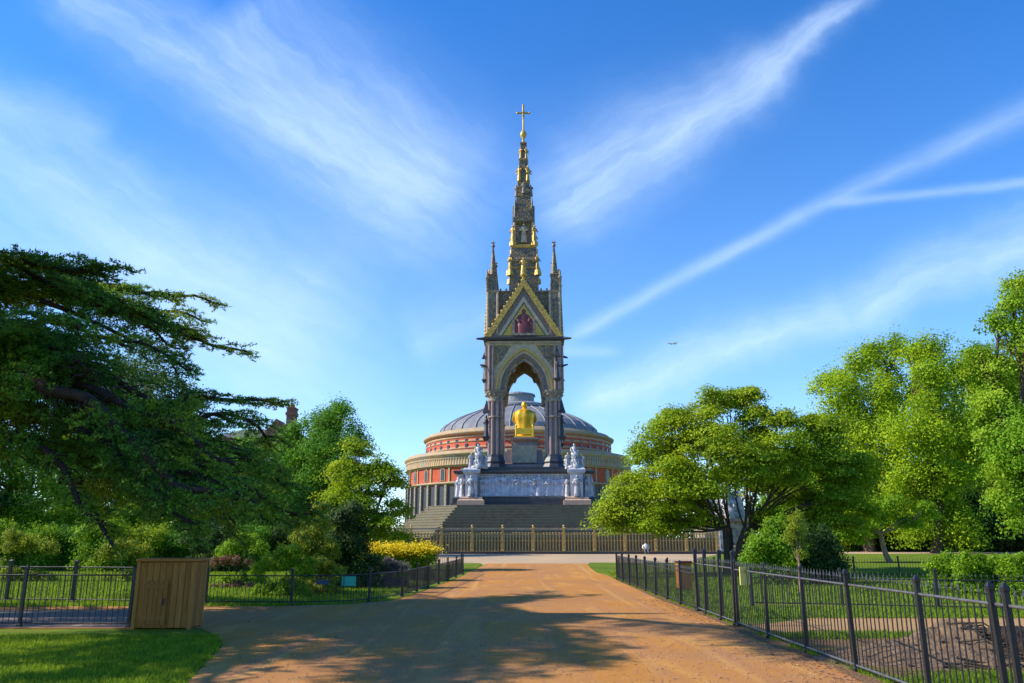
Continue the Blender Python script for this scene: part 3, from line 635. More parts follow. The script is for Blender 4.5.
q = MB(); q.lathe([(.16, zs(142)), (.13, zs(139)), (.36, zs(136.5)), (.42, zs(134.5)), (.3, zs(132)), (.11, zs(130)), (.10, zs(118))], 0, 0, 10); part(q, 'orb', GOLDM)
q = MB(); zc = zs(113); q.box(-.12, .12, -.1, .1, zs(119), zs(105.5), .03); q.box(-.72, .72, -.09, .09, zc - .11, zc + .11, .03)
for x, z in ((-.72, zc), (.72, zc), (0, zs(105.5))): q.ball((x, 0, z), .15, 8, 6)
part(q, 'cross', AGED)
# --- statue plinth
zpl = ZY(439, 88)
q = MB(); q.sq([(2.4, zc0 - .3), (2.4, zc0 + .5), (2.1, zc0 + .7), (1.9, zc0 + 2.2)]); q.sq([(1.3, zc0 + 2.2), (1.2, zpl - .5), (1.55, zpl - .2), (1.55, zpl)]); part(q, 'plinth', PORPH)
q = MB(); q.box(-1.35, 1.35, -2.3, -1.95, zc0 + .72, zc0 + 2.6); part(q, 'plinth_panel', STONE)
# golden seated figure seen from behind, in its chair
S = MB()
k = 2.35; zb = zpl
S.box(-1.1, 1.1, -1.1, 1.1, zb + .003, zb + .22, .04)
rings = []
for r, z, oy in [(.98, .22, .1), (1.02, .6, .1), (1.0, 1.2, .05), (.95, 1.7, 0), (1.02, 2.2, -.05), (1.08, 2.7, -.08), (.98, 3.05, -.08), (.62, 3.28, -.05), (.30, 3.38, 0), (.22, 3.5, 0)]:
    rings.append([(r * (1 + .08 * math.cos(9 * a + z)) * math.cos(a), oy + r * .85 * (1 + .08 * math.cos(7 * a - z)) * math.sin(a), zb + z) for a in [2 * math.pi * i / 28 for i in range(28)]])
S.loft(rings, smooth=True); S.ball((0, 0, zb + 3.78), .33, 12, 9, sz=1.22); S.ball((0, .06, zb + 3.86), .35, 10, 8, sz=1.05)
for sd in (-1, 1): S.tube([(sd * .95, 0, zb + 2.95), (sd * 1.2, .35, zb + 2.2), (sd * .8, 1.0, zb + 1.75), (sd * .5, 1.3, zb + 1.75)], [.3, .24, .18, .12], 8); S.tube([(sd * .5, .3, zb + 1.5), (sd * .55, 1.35, zb + 1.45), (sd * .55, 1.3, zb + .3)], [.4, .34, .24], 8)
stat = S.build('golden_statue', GOLD, None, label='large gilded seated statue seen from behind under the canopy arch', cat='statue'); stat.location = (MX, MY, 0)
ch = MB()
for sd in (-1, 1): ch.box(sd * .92 - .09, sd * .92 + .09, -1.0, -.80, zb + .22, zb + 1.3, .03); ch.ball((sd * .92, -.9, zb + 1.36), .13, 8, 6)
ch.box(-.82, .82, -.98, -.90, zb + .4, zb + 1.1, .03); ch.build('throne', GOLD, stat)

# marble groups on podium corners and on outer pedestals
def group(x, y, z, h, label, ped=None, grp='marble allegory groups around the memorial', sc_=1.):
    r = empty('marble_group', (x, y, z), R(-1.5), label=label, cat='sculpture', group=grp)
    m = MB(); seated(m, 0, 0, h * .42, h * .62, 0); m.ball((0, .1, h * .25), h * .30, 10, 8, sz=.9, sx=1.1)
    m.build('central_figure', MARBLE, r)
    for (dx, dy, rz, fh, arm) in ((-.28, -.12, .5, .66, .5), (.30, -.08, -.6, .62, .2), (.02, -.34, .1, .48, .3), (.1, .3, 2.8, .6, .5)):
        m = MB(); (robed if fh > .5 else seated)(m, dx * h, dy * h, 0, fh * h, rz, *((1.15, arm) if fh > .5 else ())); m.build('figure', MARBLE, r)
    b = MB(); b.ball((0, 0, .18 * h * .4), h * .38, 12, 6, sz=.28); b.build('rocky_base', MARBLE, r)
    if ped:
        p = MB(); p.sq([(ped * 1.15, -3.1), (ped * 1.15, -2.3), (ped, -2.2), (ped, -.35), (ped * 1.12, -.2), (ped * 1.12, .05)]); p.build('pedestal', GSTONE, r)
    return r
zt = zf1 + .42
group(MX - 4.85, MY - 6.4, zt + .05, 2.5, 'white marble figure group on the left front corner of the podium')
group(MX + 5.0, MY - 6.6, zt + .05, 2.5, 'white marble figure group on the right front corner of the podium')
group(MX - 5, MY + 6.6, zt + .05, 2.5, 'white marble figure group on the rear left podium corner')
group(MX + 5, MY + 6.4, zt + .05, 2.5, 'white marble figure group on the rear right podium corner')
group(MX + 17.2, MY - 16.5, 3.4, 4.6, 'large white marble group on a pedestal glimpsed behind the forked tree trunks', 2.1)
group(MX - 17.2, MY - 16.5, 3.4, 4.6, 'large white marble group on a pedestal beyond the left trees', 2.1)

# ---- gilt railing round the steps
RY = 66.0; z0r = gz(RY); rh = ZY(528, RY) - z0r
rail = empty('gilt_railing', (MX, RY, z0r), label='tall brown and gold railing in front of the memorial steps', cat='railing')
x0r, x1r = -17.5, 15.2; step = 2.48
nb = int((x1r - x0r) / step)
for i in range(nb + 1):
    x = x1r - i * step
    p = MB(); p.sq([(.11, 0), (.11, .3), (.075, .34), (.075, rh - .15), (.12, rh - .1), (.12, rh + .02), (.05, rh + .08)], x, 0); p.ball((x, 0, rh + .16), .09, 8, 6); p.build('post', RAILG, rail)
    if i < nb:
        q = MB(); q.box(x - step + .08, x - .08, -.03, .03, .16, .24); q.box(x - step + .08, x - .08, -.03, .03, rh - .52, rh - .46); q.box(x - step + .08, x - .08, -.03, .03, rh * .5, rh * .5 + .04)
        nbar = 10
        for j in range(nbar): xx = x - step * (j + .5) / nbar; q.box(xx - .042, xx + .042, -.02, .02, .24, rh - .52); q.ball((xx, 0, rh - .40), .07, 6, 4); 
        q.build('panel', RAILG, rail)
        q = MB(); q.box(x - step + .06, x - .06, -.05, .05, rh - .12, rh - .02); q.build('top_rail', STONE, rail)
q = MB(); q.box(x0r, x1r + .1, .25, .5, -.1, rh * .62); bk = q.build('lower_wall', STEP, rail)
# end pillar of the railing
e = MB(); e.sq([(.25, 0), (.25, .3), (.19, .35), (.19, 2.4), (.27, 2.5), (.27, 2.65), (.1, 2.85)]); eo = e.build('gate_pillar', MARBLE, None, label='slim pale stone pillar ending the gilt railing on the right', cat='pillar'); eo.location = (MX + 15.6, RY, z0r)

# ================================================================== CONCERT HALL
HX, HY = W(518.5, 460, 260).x, 260.0
hall = empty('concert_hall', (HX, HY, .5), label='round red brick concert hall with a grey glazed dome behind the memorial', cat='hall')
hs_ = lambda y: ZY(y, HY) - .5
def rr(px): return px * (HY * math.cos(PITCH) + 25 * math.sin(PITCH)) / FPX
NS = 96
r1, r2, r3 = rr(112), rr(92), rr(80)
MB().lathe([(r1 - 1, 0), (r1 - 1, hs_(489))], n=NS).build('ground_storey', BRICKD, hall)
MB().lathe([(r1 - 1.2, hs_(489)), (r1 - 1.2, hs_(473.5))], n=NS).build('lower_brick_wall', BRICK, hall)
MB().lathe([(r1 - .9, hs_(475)), (r1 - .6, hs_(474)), (r1 - .6, hs_(466)), (r1 + .3, hs_(464.5)), (r1 + .4, hs_(463)), (r1 - .5, hs_(462)), (r1 - .5, hs_(460.5))], n=NS).build('lower_cornice', TERRA, hall)
MB().lathe([(r1 - 1.1, hs_(490.5)), (r1 - .3, hs_(490)), (r1 - .3, hs_(488.5)), (r1 - 1.1, hs_(488))], n=NS).build('string_course', TERRA, hall)
MB().lathe([(r1 - .8, hs_(461)), (r2, hs_(460)), (r2, hs_(444))], n=NS, cap=False).build('upper_brick_wall', BRICK, hall)
for ya in (457.5, 451.5, 447.6): MB().lathe([(r2 - .1, hs_(ya)), (r2 + .16, hs_(ya) + .1), (r2 + .16, hs_(ya) + .65), (r2 - .1, hs_(ya) + .75)], n=NS, cap=False).build('stone_band', TERRA, hall)
MB().lathe([(r2 - .2, hs_(445)), (r2 + .9, hs_(443.5)), (r2 + 1.1, hs_(442)), (r2 - .3, hs_(441)), (r2 - .4, hs_(439)), (r3 + 1, hs_(437.5)), (r3, hs_(437))], n=NS, cap=False).build('upper_cornice', TERRA, hall)
# dome
dp = []; zd0, zd1 = hs_(437.5), hs_(405); rt = rr(22)
for i in range(11):
    a = i / 10; dp.append((rt + (r3 - rt) * math.cos(a * math.pi / 2) ** 2.6, zd0 + (zd1 - zd0) * math.sin(a * math.pi / 2)))
dome = MB().lathe(dp, n=60, smooth=False).build('dome', LEAD, hall)
rb = MB()
for i in range(30):
    an = 2 * math.pi * i / 30; rb.tube([((r + .12) * math.cos(an), (r + .12) * math.sin(an), z + .05) for r, z in dp], .2, 4)
rb.build('dome_ribs', LEADL, dome)
for a0_, a1_ in ((6, 7),):
    q = MB(); q.lathe([(dp[a0_][0] + .25, dp[a0_][1] + .1), (dp[a0_][0] + .5, dp[a0_][1] + .9), (dp[a1_][0] + .5, dp[a1_][1] + .8), (dp[a1_][0], dp[a1_][1] + .2)], n=60, cap=False); q.build('skylight_ring', LEADL, dome)
q = MB(); zl = hs_(405); q.lathe([(rt, zl - 1), (rt, zl + .4), (rr(16), zl + .8), (rr(16), hs_(397)), (rr(17.5), hs_(396.5)), (rr(17), hs_(395)), (rr(8), hs_(393)), (rr(2), hs_(391.5))], n=24, smooth=False); q.build('lantern', LEADL, dome)
def arched(mb, w_, z0_, z1_, y0, y1):
    n = 10; poly = [(-w_ / 2, z0_), (w_ / 2, z0_)] + [(w_ / 2 * math.cos(math.pi * i / n), z1_ - w_ / 2 + w_ / 2 * math.sin(math.pi * i / n)) for i in range(n + 1)]
    mb.prism(poly, y0, y1)
for i in range(44):                                                       # windows on the half that faces the park
    an = math.pi + math.pi * (i + .5) / 44; M4 = Matrix.Rotation(an + math.pi / 2, 4, 'Z')
    if i % 3 == 0:
        q = MB(); arched(q, 1.9, hs_(487), hs_(475.5), -(r1 - 1.0), -(r1 - 1.6)); wn = q.xf(M4).build('window', TERRA, hall)
        q = MB(); arched(q, 1.3, hs_(486.5), hs_(476.3), -(r1 - .94), -(r1 - 1.5)); q.xf(M4).build('pane', GLASS, wn)
    elif i % 3 == 1:
        q = MB(); q.box(-.28, .28, -(r1 - .9), -(r1 - 1.4), hs_(489), hs_(474.2)); q.xf(M4).build('pilaster', TERRA, hall)
for i in range(30):
    an = math.pi + math.pi * (i + .5) / 30; M4 = Matrix.Rotation(an + math.pi / 2, 4, 'Z')
    q = MB(); arched(q, 2.6, 0, hs_(492), -(r1 - .94), -(r1 - 1.4)); q.xf(M4).build('opening_shade_panel', DARK, hall)  # solid panel; shade inside the arched opening is painted as its dark colour
    q = MB(); q.box(-.4, .4, -(r1 - .3), -(r1 - 1.2), 0, hs_(490.6)); q.xf(Matrix.Rotation(an + math.pi / 2 + math.pi / 60, 4, 'Z')).build('pier', GSTONE, hall)
for i in range(26):
    an = math.pi + math.pi * (i + .5) / 26; M4 = Matrix.Rotation(an + math.pi / 2, 4, 'Z')
    MB().box(-.45, .45, -(r2 + .22), -(r2 - .3), hs_(456), hs_(452.8)).xf(M4).build('upper_window', GLASS, hall); MB().box(-.45, .45, -(r2 + .22), -(r2 - .3), hs_(450.5), hs_(448.5)).xf(M4).build('attic_window', GLASS, hall)
fz = MB()
for i in range(120):
    an = math.pi + math.pi * i / 120; s0 = len(fz.v); robed(fz, 0, -(r1 - .55), hs_(473.5), 2.9, 0, 1.3, .2) if i % 1 == 0 else None; fz.xf(Matrix.Rotation(an + math.pi / 2, 4, 'Z'), s0)
fz.build('figure_frieze', TERRA, hall)

# brick mansion with chimney, behind the left trees
hx = W(276, 440, 115).x
hs2 = empty('brick_mansion', (hx, 115, .55), label='red brick mansion with tall chimney showing above the left trees', cat='house')
zE, zR, zC = ZY(438, 115) - .55, ZY(424, 115) - .55, ZY(407, 115) - .55
MB().box(-9, 3.5, 0, 12, 0, zE).build('wall', BRICKD, hs2)
q = MB(); q.add([(-9.4, -.4, zE), (3.9, -.4, zE), (3.9, 12.4, zE), (-9.4, 12.4, zE), (-7, 6, zR), (1.0, 6, zR)], [(0, 1, 5, 4), (1, 2, 5), (2, 3, 4, 5), (3, 0, 4), (0, 3, 2, 1)]); rf = q.build('roof', SLATE, hs2)
xc = W(287.5, 420, 115).x - hx
q = MB(); q.box(xc - .55, xc + .55, 1.2, 3.2, zE - 1, zC); q.box(xc - .68, xc + .68, 1.07, 3.33, zC - 1.0, zC - .55); q.box(xc - .65, xc + .65, 1.1, 3.3, zC, zC + .2); q.build('chimney', BRICKD, rf)
q = MB()
for dy in (1.6, 2.2, 2.8): q.lathe([(.2, zC + .2), (.16, zC + .8)], xc, dy, 8)
q.build('chimney_pots', BRICK, rf)
gx = W(277, 420, 115).x - hx
q = MB(); q.prism([(gx - 1.8, zE - 2), (gx + 1.8, zE - 2), (gx + 1.8, zE + .3), (gx, ZY(419, 115) - .55), (gx - 1.8, zE + .3)], -.5, 4); q.build('gable', BRICKD, hs2)
for i in range(5):
    for j in range(4):
        q = MB(); xx = -8 + i * 2.4; q.box(xx - .6, xx + .6, -.12, -.003, 2 + j * 3.2, 4.2 + j * 3.2); wn = q.build('window', STONE, hs2)
        q = MB(); q.box(xx - .48, xx + .48, -.16, -.123, 2.12 + j * 3.2, 4.08 + j * 3.2); q.build('pane', GLASS, wn)

# ================================================================== AIRCRAFT (far)
pl = W(672, 343.5, 2600); air = empty('airplane', pl, R(20), label='small airliner flying far off in the sky right of the memorial', cat='airplane')
AW = mat('hazed_aircraft_paint', (.55, .60, .66), (.5, .55, .6), rough=.4, scale=.2)  # white paint turned pale bluish: distance haze is put into the colour
q = MB(); q.tube([(-19, 0, 0), (-16, 0, .1), (-6, 0, 0), (14, 0, 0), (19, 0, 1)], [.4, 2, 2.1, 2, .5], 12); q.build('fuselage', AW, air)
for sd in (-1, 1):
    q = MB(); q.add([(-5, sd * 1.5, -.8), (4, sd * 1.5, -.8), (9, sd * 18, 1.2), (6, sd * 18, 1.2), (-5, sd * 1.5, -.2), (4, sd * 1.5, -.3), (9, sd * 18, 1.4), (6, sd * 18, 1.4)], [(0, 1, 2, 3), (4, 7, 6, 5), (0, 3, 7, 4), (1, 5, 6, 2), (3, 2, 6, 7), (0, 4, 5, 1)]); q.build('wing', AW, air)
    q = MB(); q.tube([(-3, sd * 6, -1.8), (2, sd * 6, -1.8)], [1, .8], 10); q.build('engine', AW, air)
    q = MB(); q.box(14, 17, min(0, sd * 7), max(0, sd * 7), .4, .7); q.build('tailplane', AW, air)
q = MB(); q.prism([(12, 1), (18, 1), (20, 7.5), (17, 7.5)], -.25, .25); q.build('tail_fin', AW, air)

# ================================================================== FENCES
def fence(name, label, pts, h, post_every, bar=.12, m=IRON, ph=.12, pr=.03, br=.008, spike=True, group=None, rail_top=.12, posts=None):
    """pts: ground polyline. Posts and one railing panel a bay."""
    P = [Vector((p[0], p[1], gz(p[1]))) for p in pts]
    L_ = [0]
    for a, b in zip(P, P[1:]): L_.append(L_[-1] + (b - a).length)
    def at(s):
        for i in range(len(P) - 1):
            if s <= L_[i + 1] or i == len(P) - 2:
                t = (s - L_[i]) / (L_[i + 1] - L_[i]); q = P[i].lerp(P[i + 1], t); q.z = gz(q.y); return q
    root = empty(name, P[0], label=label, cat='fence', group=group); o = P[0]
    n = max(1, round(L_[-1] / post_every)); ss = [L_[-1] * i / n for i in range(n + 1)] if posts is None else posts
    for i, s in enumerate(ss):
        p = at(s) - o; q = MB(); q.sq([(pr * 1.5, -.05), (pr * 1.5, .05), (pr, .07), (pr, h + ph - .05), (pr * 1.25, h + ph - .04), (pr * 1.25, h + ph - .01), (pr * .4, h + ph + .03)], p.x, p.y)
        for k_ in range(len(q.v)): q.v[k_] = (q.v[k_][0] + rnd.uniform(-.0, .0), q.v[k_][1], q.v[k_][2] + p.z)
        tl = rnd.uniform(-.022, .022); q.v = [(x + (z - p.z) * tl, y, z) for x, y, z in q.v]
        q.build('post', m, root)
        if i < len(ss) - 1:
            q = MB(); s1_ = ss[i + 1]; nb_ = max(1, round((s1_ - s) / bar)); ps = [at(s + (s1_ - s) * j / nb_) - o for j in range(nb_ + 1)]
            for j in range(1, nb_):
                c_ = ps[j]; q.tube([c_ + Vector((0, 0, .06)), c_ + Vector((rnd.uniform(-.006, .006), rnd.uniform(-.006, .006), h - (0 if spike else rail_top)))], br, 5)
                if spike: q.add([c_ + Vector((-.016, 0, h - .03)), c_ + Vector((0, -.016, h - .03)), c_ + Vector((.016, 0, h - .03)), c_ + Vector((0, .016, h - .03)), c_ + Vector((0, 0, h + .05))], [(0, 1, 4), (1, 2, 4), (2, 3, 4), (3, 0, 4), (0, 3, 2, 1)])
            q.build('railing_panel', m, root)
            for zr_ in (h - rail_top, .09): MB().tube([p_ + Vector((0, 0, zr_)) for p_ in ps], .016, 6).build('rail', IRONG if m is IRON and h > 1.1 else m, root)
    return root
def xz(px, X): # Y on the line x=X for pixel column (ground level)
    return X * 1.0
def y_at(px, X=XR):
    lo, hi = 2., 60.
    for _ in range(50):
        m_ = (lo + hi) / 2; d_ = m_ * math.cos(PITCH) - EYE * math.sin(PITCH) * .4; u_ = 512 + FPX * X / d_
        if u_ > px: lo = m_
        else: hi = m_
    return lo
yn = [y_at(p) for p in (1300, 1120, 1010, 996, 919, 849, 801, 764, 735)]
y0_ = yn[0]
fence('iron_fence', 'black spiked iron fence along the right edge of the path, nearest bays', [(XR, y0_), (XR, yn[-1])], 1.2, 1.7, .115, posts=[y - y0_ for y in yn], pr=.024, br=.0085, ph=.05)
yf = [yn[-1], y_at(720), y_at(705), y_at(696)] ; yy0 = yf[-1]
fence('iron_fence', 'darker gate-like run of iron fence with tall posts by the yellow notice', [(XR, yf[0] + .08), (XR, yy0)], 1.22, 1.2, .12, posts=[y - yf[0] - .0 for y in (yf[0] + .08, yf[1], yf[2], yy0 - .1)], pr=.037, ph=.2)
fence('iron_fence', 'far run of low iron fence leading to the forecourt on the right', [(XR, yy0 + .1), (XR, 27), (XR, 34.6)], .98, 1.9, .13, pr=.035)
fence('iron_fence', 'iron fence turning right from the forecourt corner across the grass', [(XR + .1, 34.7), (10, 36), (24, 38)], .75, 2.3, .14)
fence('iron_fence', 'black iron fence across the back of the earth bed on the right', [(6.2, 21.4), (13, 19.4), (34, 17.5)], .82, 2.2, .125, pr=.03)
# left side
fl = [Wg(-60, 601.5), Wg(60, 602.5), Wg(205, 605), Wg(300, 605.5), Wg(350, 604), Wg(380, 601), Wg(405, 596), Wg(430, 587), Wg(463, 574.5)]
fence('iron_fence', 'low black iron fence round the left lawn beside the path', [(p.x, p.y) for p in fl[2:]], .78, 2.35, .105, spike=False, rail_top=.04, pr=.03)
fence('iron_fence', 'low black iron fence behind the grey side path at far left', [(p.x, p.y) for p in (Wg(-60, 601.5), Wg(60, 602.5), Wg(203, 604.8))], .98, 1.75, .105, spike=False, rail_top=.05, pr=.04)
fence('iron_fence', 'low fence returning along the forecourt beyond the yellow hedge', [(fl[-1].x - .1, fl[-1].y + .3), (fl[-1].x - 6, fl[-1].y + 3.5), (fl[-1].x - 14, fl[-1].y + 6)], .8, 2.2, .12, spike=False, rail_top=.04)
nl = [Wg(-90, 627), Wg(46, 627.5), Wg(128, 628)]
fence('iron_fence', 'black iron fence on the edge of the near lawn left of the timber box', [(nl[0].x, nl[0].y), (nl[1].x, nl[1].y), (nl[2].x, nl[2].y)], 1.02, 2.6, .115, spike=False, rail_top=.04, pr=.028)

# ================================================================== TIMBER BOX
WOOD = []
for i, c_ in enumerate(((.48, .185, .03), (.52, .21, .04), (.42, .155, .026), (.49, .19, .034))):
    WOOD.append(mat('timber_%s' % 'abcd'[i], c_, tuple(x * .6 for x in c_), rough=.75, scale=3, detail=8, bump=.35, stretch=(9, 9, .8), spec=.3))
bl, br_ = Wg(130, 629.5), Wg(190, 629.5); BWd = (br_ - bl).length; BDp = .62
bx = empty('timber_enclosure', ((bl.x + br_.x) / 2, bl.y, 0), math.atan2(br_.y - bl.y, br_.x - bl.x), label='square brown timber plank box standing at the corner of the lawn', cat='enclosure')
hB = ZY(558.5, bl.y); q = MB(); q.box(-BWd / 2 + .04, BWd / 2 - .04, .04, BDp - .04, .02, hB - .06); q.build('core', WOOD[2], bx)
def planks(a, b, fixed, axis, zt_, nm, door=None):
    x = a; i = 0
    while x < b - .01:
        w_ = min(.125, b - x); q = MB(); z1_ = zt_ - rnd.uniform(0, .008); pr_ = rnd.uniform(0, .006); bow = rnd.uniform(-.003, .003)
        if door and door[0] < x + w_ / 2 < door[1]: z1_ = door[2]
        if axis == 'x': q.box(x + .004, x + w_ - .004, fixed - .022 - pr_, fixed, .03, z1_, .003)
        else: q.box(fixed, fixed + .022 + pr_, x + .004, x + w_ - .004, .03, z1_, .003)
        q.build('plank', WOOD[rnd.randrange(4)], bx); x += w_; i += 1
planks(-BWd / 2 + .07, BWd / 2 - .07, .04, 'x', hB - .07, 'front'); planks(.07, BDp - .07, BWd / 2 - .04, 'y', hB - .07, 'side')
for x, y in ((-BWd / 2, 0), (BWd / 2 - .075, 0), (BWd / 2 - .075, BDp - .075), (-BWd / 2, BDp - .075)): MB().box(x, x + .075, y - .004, y + .075, 0, hB - .06, .005).build('corner_post', WOOD[1], bx)
q = MB(); q.box(-BWd / 2 - .025, BWd / 2 + .03, -.04, BDp + .05, hB - .055, hB, .01); q.build('lid', WOOD[1], bx)
d = MB(); dz = hB * .68; x0d = -BWd / 2 + .2; x1d = x0d + .45
for i in range(5): d.box(x0d + i * .09 + .003, x0d + (i + 1) * .09 - .003, -.022, .008, .08, dz, .003)
for z in (.16, dz - .14): d.box(x0d, x1d, -.042, -.022, z, z + .08, .003)
do = d.build('door', WOOD[2], bx); q = MB(); q.box(x1d - .07, x1d - .045, -.075, -.042, dz * .5, dz * .5 + .12, .005); q.build('handle', IRON, do)
q = MB(); q.box(-.02, .02, -.02, .02, 0, .01)

# ================================================================== SIGNS AND SMALL THINGS
TEAL = mat('teal_paint', (.02, .42, .28), (.02, .34, .23), rough=.5, scale=6)
p = Wg(348, 604); q = MB(); q.box(-.19, .19, -.012, .012, 0, .25, .004); so = q.build('sign_board', TEAL, None, label='small blank teal sign fixed on the low left fence', cat='sign'); so.location = (p.x - .0, p.y - .05, ZY(586, p.y)); 
q = MB(); q.box(-.03, .03, .013, .05, .02, .23); q.build('bracket', IRON, so)
p = Wg(322, 605); q = MB(); q.box(-.16, .16, -.012, .012, 0, .12, .004); so = q.build('sign_board', mat('slate_blue_paint', (.05, .07, .12), (.04, .05, .09), scale=5), None, label='small dark blue plate on the low fence left of the teal sign', cat='sign'); so.location = (p.x, p.y - .05, ZY(584.5, p.y))
q = MB(); q.box(-.03, .03, .013, .05, .01, .11); q.build('bracket', IRON, so)
YEL = mat('yellow_notice', (.80, .66, .14), (.72, .58, .12), rough=.6, scale=9)
yN = y_at(743.5, XR - .06); q = MB(); q.box(-.01, .01, -.135, .135, 0, .33, .003); so = q.build('notice', YEL, None, label='small upright pale yellow notice hanging on the right fence', cat='notice'); so.location = (XR - .04, yN, ZY(585, yN))
q = MB()
for i in range(5): q.box(-.0125, -.0105, -.10, .10 - (i % 3) * .04, .06 + i * .045, .072 + i * .045)
q.build('text_lines', mat('grey_ink', (.25, .22, .10)), so); so.rotation_euler = (0, 0, R(-55))
p = Wg(683.5, 580); YB = 27.; xb = W(683.5, 570, YB).x
bo = empty('wooden_crate', (xb, YB, 0), label='small brown boarded box standing behind the far right fence', cat='box')
hb = ZY(561, YB); q = MB()
for i in range(6): q.box(-.22 + i * .075, -.15 + i * .075, -.2, .2, .1, hb - .05, .004)
q.build('boards', WOOD[0], bo); q = MB(); q.box(-.26, .26, -.24, .24, hb - .05, hb, .008); q.build('lid', mat('dark_red_lid', (.12, .03, .02)), bo)
q = MB()
for x in (-.2, .16):
    for y in (-.18, .14): q.box(x, x + .04, y, y + .04, 0, .1)
q.build('feet', WOOD[2], bo)

# mound of earth and cut branches
mo = empty('brush_mound', (6.35, 12.2, 0), label='heap of brown earth and cut branches behind the right fence', cat='heap')
nx, ny = 70, 50; vs = []
from mathutils import noise as mn
for j in range(ny + 1):
    for i in range(nx + 1):
        x = (i / nx - .5) * 4.2; y = (j / ny - .5) * 3.4
        hgt = .47 * math.exp(-((x - .1) / .75) ** 2 - (y / .7) ** 2) + .20 * math.exp(-((x + 1.1) / .8) ** 2 - ((y + .2) / .6) ** 2)
        nz_ = mn.fractal(Vector((x * 2.2, y * 2.2, 3)), .8, 2.2, 5); hgt = hgt * (1 + .35 * nz_) + .03 * nz_ - .03
        vs.append((x, y, hgt))
q = MB(); q.add(vs, [(j * (nx + 1) + i, j * (nx + 1) + i + 1, (j + 1) * (nx + 1) + i + 1, (j + 1) * (nx + 1) + i) for j in range(ny) for i in range(nx)], True)
q.build('earth', mat('heap_earth', (.24, .155, .09), (.09, .06, .04), rough=.97, scale=7, detail=8, bump=1, bscale=16, spec=.1), mo)
q = MB(); q.tube([(.35, -.45, .42), (.75, -.5, .34), (1.15, -.56, .2), (1.6, -.6, .14), (2.1, -.62, .10)], [.06, .15, .10, .08, .05], 8); q.tube([(.40, -.45, .43), (.75, -.65, .2), (.85, -.7, .05)], [.09, .12, .10], 8); q.build('log', BARKD, mo)
q = MB()
for i in range(150):
    x = rnd.gauss(.1, 1.0); y = rnd.gauss(-.2, .55); z = .47 * math.exp(-((x - .1) / .75) ** 2 - (y / .7) ** 2) * .95 + .03; a = rnd.uniform(-.8, .8); l_ = rnd.uniform(.25, 1.0)
    q.tube([(x, y, z), (x + l_ * .5 * math.cos(a), y + l_ * .3 * math.sin(a), z - .03 + rnd.uniform(-.04, .08)), (x + l_ * math.cos(a), y + l_ * .6 * math.sin(a), z - .16 + rnd.uniform(-.06, .08))], [.016, .012, .005], 4)
q.build('brushwood', BARK, mo)

# ---- stones on the path verge, leaf litter
def litter(n):
    x = np.concatenate([RG.uniform(-6, 4.3, n // 2), 4.35 - np.abs(RG.normal(size=n - n // 2)) * .35]); y = RG.uniform(6, 24, n); a = RG.uniform(0, 6.28, n); s = RG.uniform(.012, .035, n)
    k_ = x > np.interp(y, [e[0] for e in EDGE], [e[1] for e in EDGE]); c_ = np.stack([x, y, np.full(n, .016)], 1)[k_]; return leaf_quads(c_, np.tile([0, 0, 1.], (len(c_), 1)) + RG.normal(size=(len(c_), 3)) * .15, .05)
def grit(n):
    x = RG.uniform(-4, 4.3, n); y = 5 + RG.random(n) ** 1.6 * 17; c_ = np.stack([x, y, np.full(n, .012)], 1); sz = RG.uniform(.004, .014, n)[:, None]; o_ = []
    for dx, dy in ((-1, -1), (1, -1), (1, 1), (-1, 1)): o_.append(c_ + np.array([dx, dy, 0]) * sz * RG.uniform(.6, 1, (n, 1)))
    ap = c_ + np.array([0, 0, 1.]) * sz * 1.2; tr_ = [np.stack([o_[i], o_[(i + 1) % 4], ap], 1) for i in range(4)]; return np.stack(tr_, 1).reshape(-1, 3)
npmesh('path_grit', grit(7000), 3, mat('grit_stone', (.46, .27, .14), (.24, .13, .07), scale=3, island=.4), None, kind='stuff', label='loose small stones scattered over the orange gravel path', cat='gravel')
npmesh('leaf_litter', litter(2600), 4, mat('dry_leaf', (.22, .11, .04), (.09, .05, .025), scale=2, island=.4), None, kind='stuff', label='dry fallen leaves scattered on the gravel', cat='leaves')

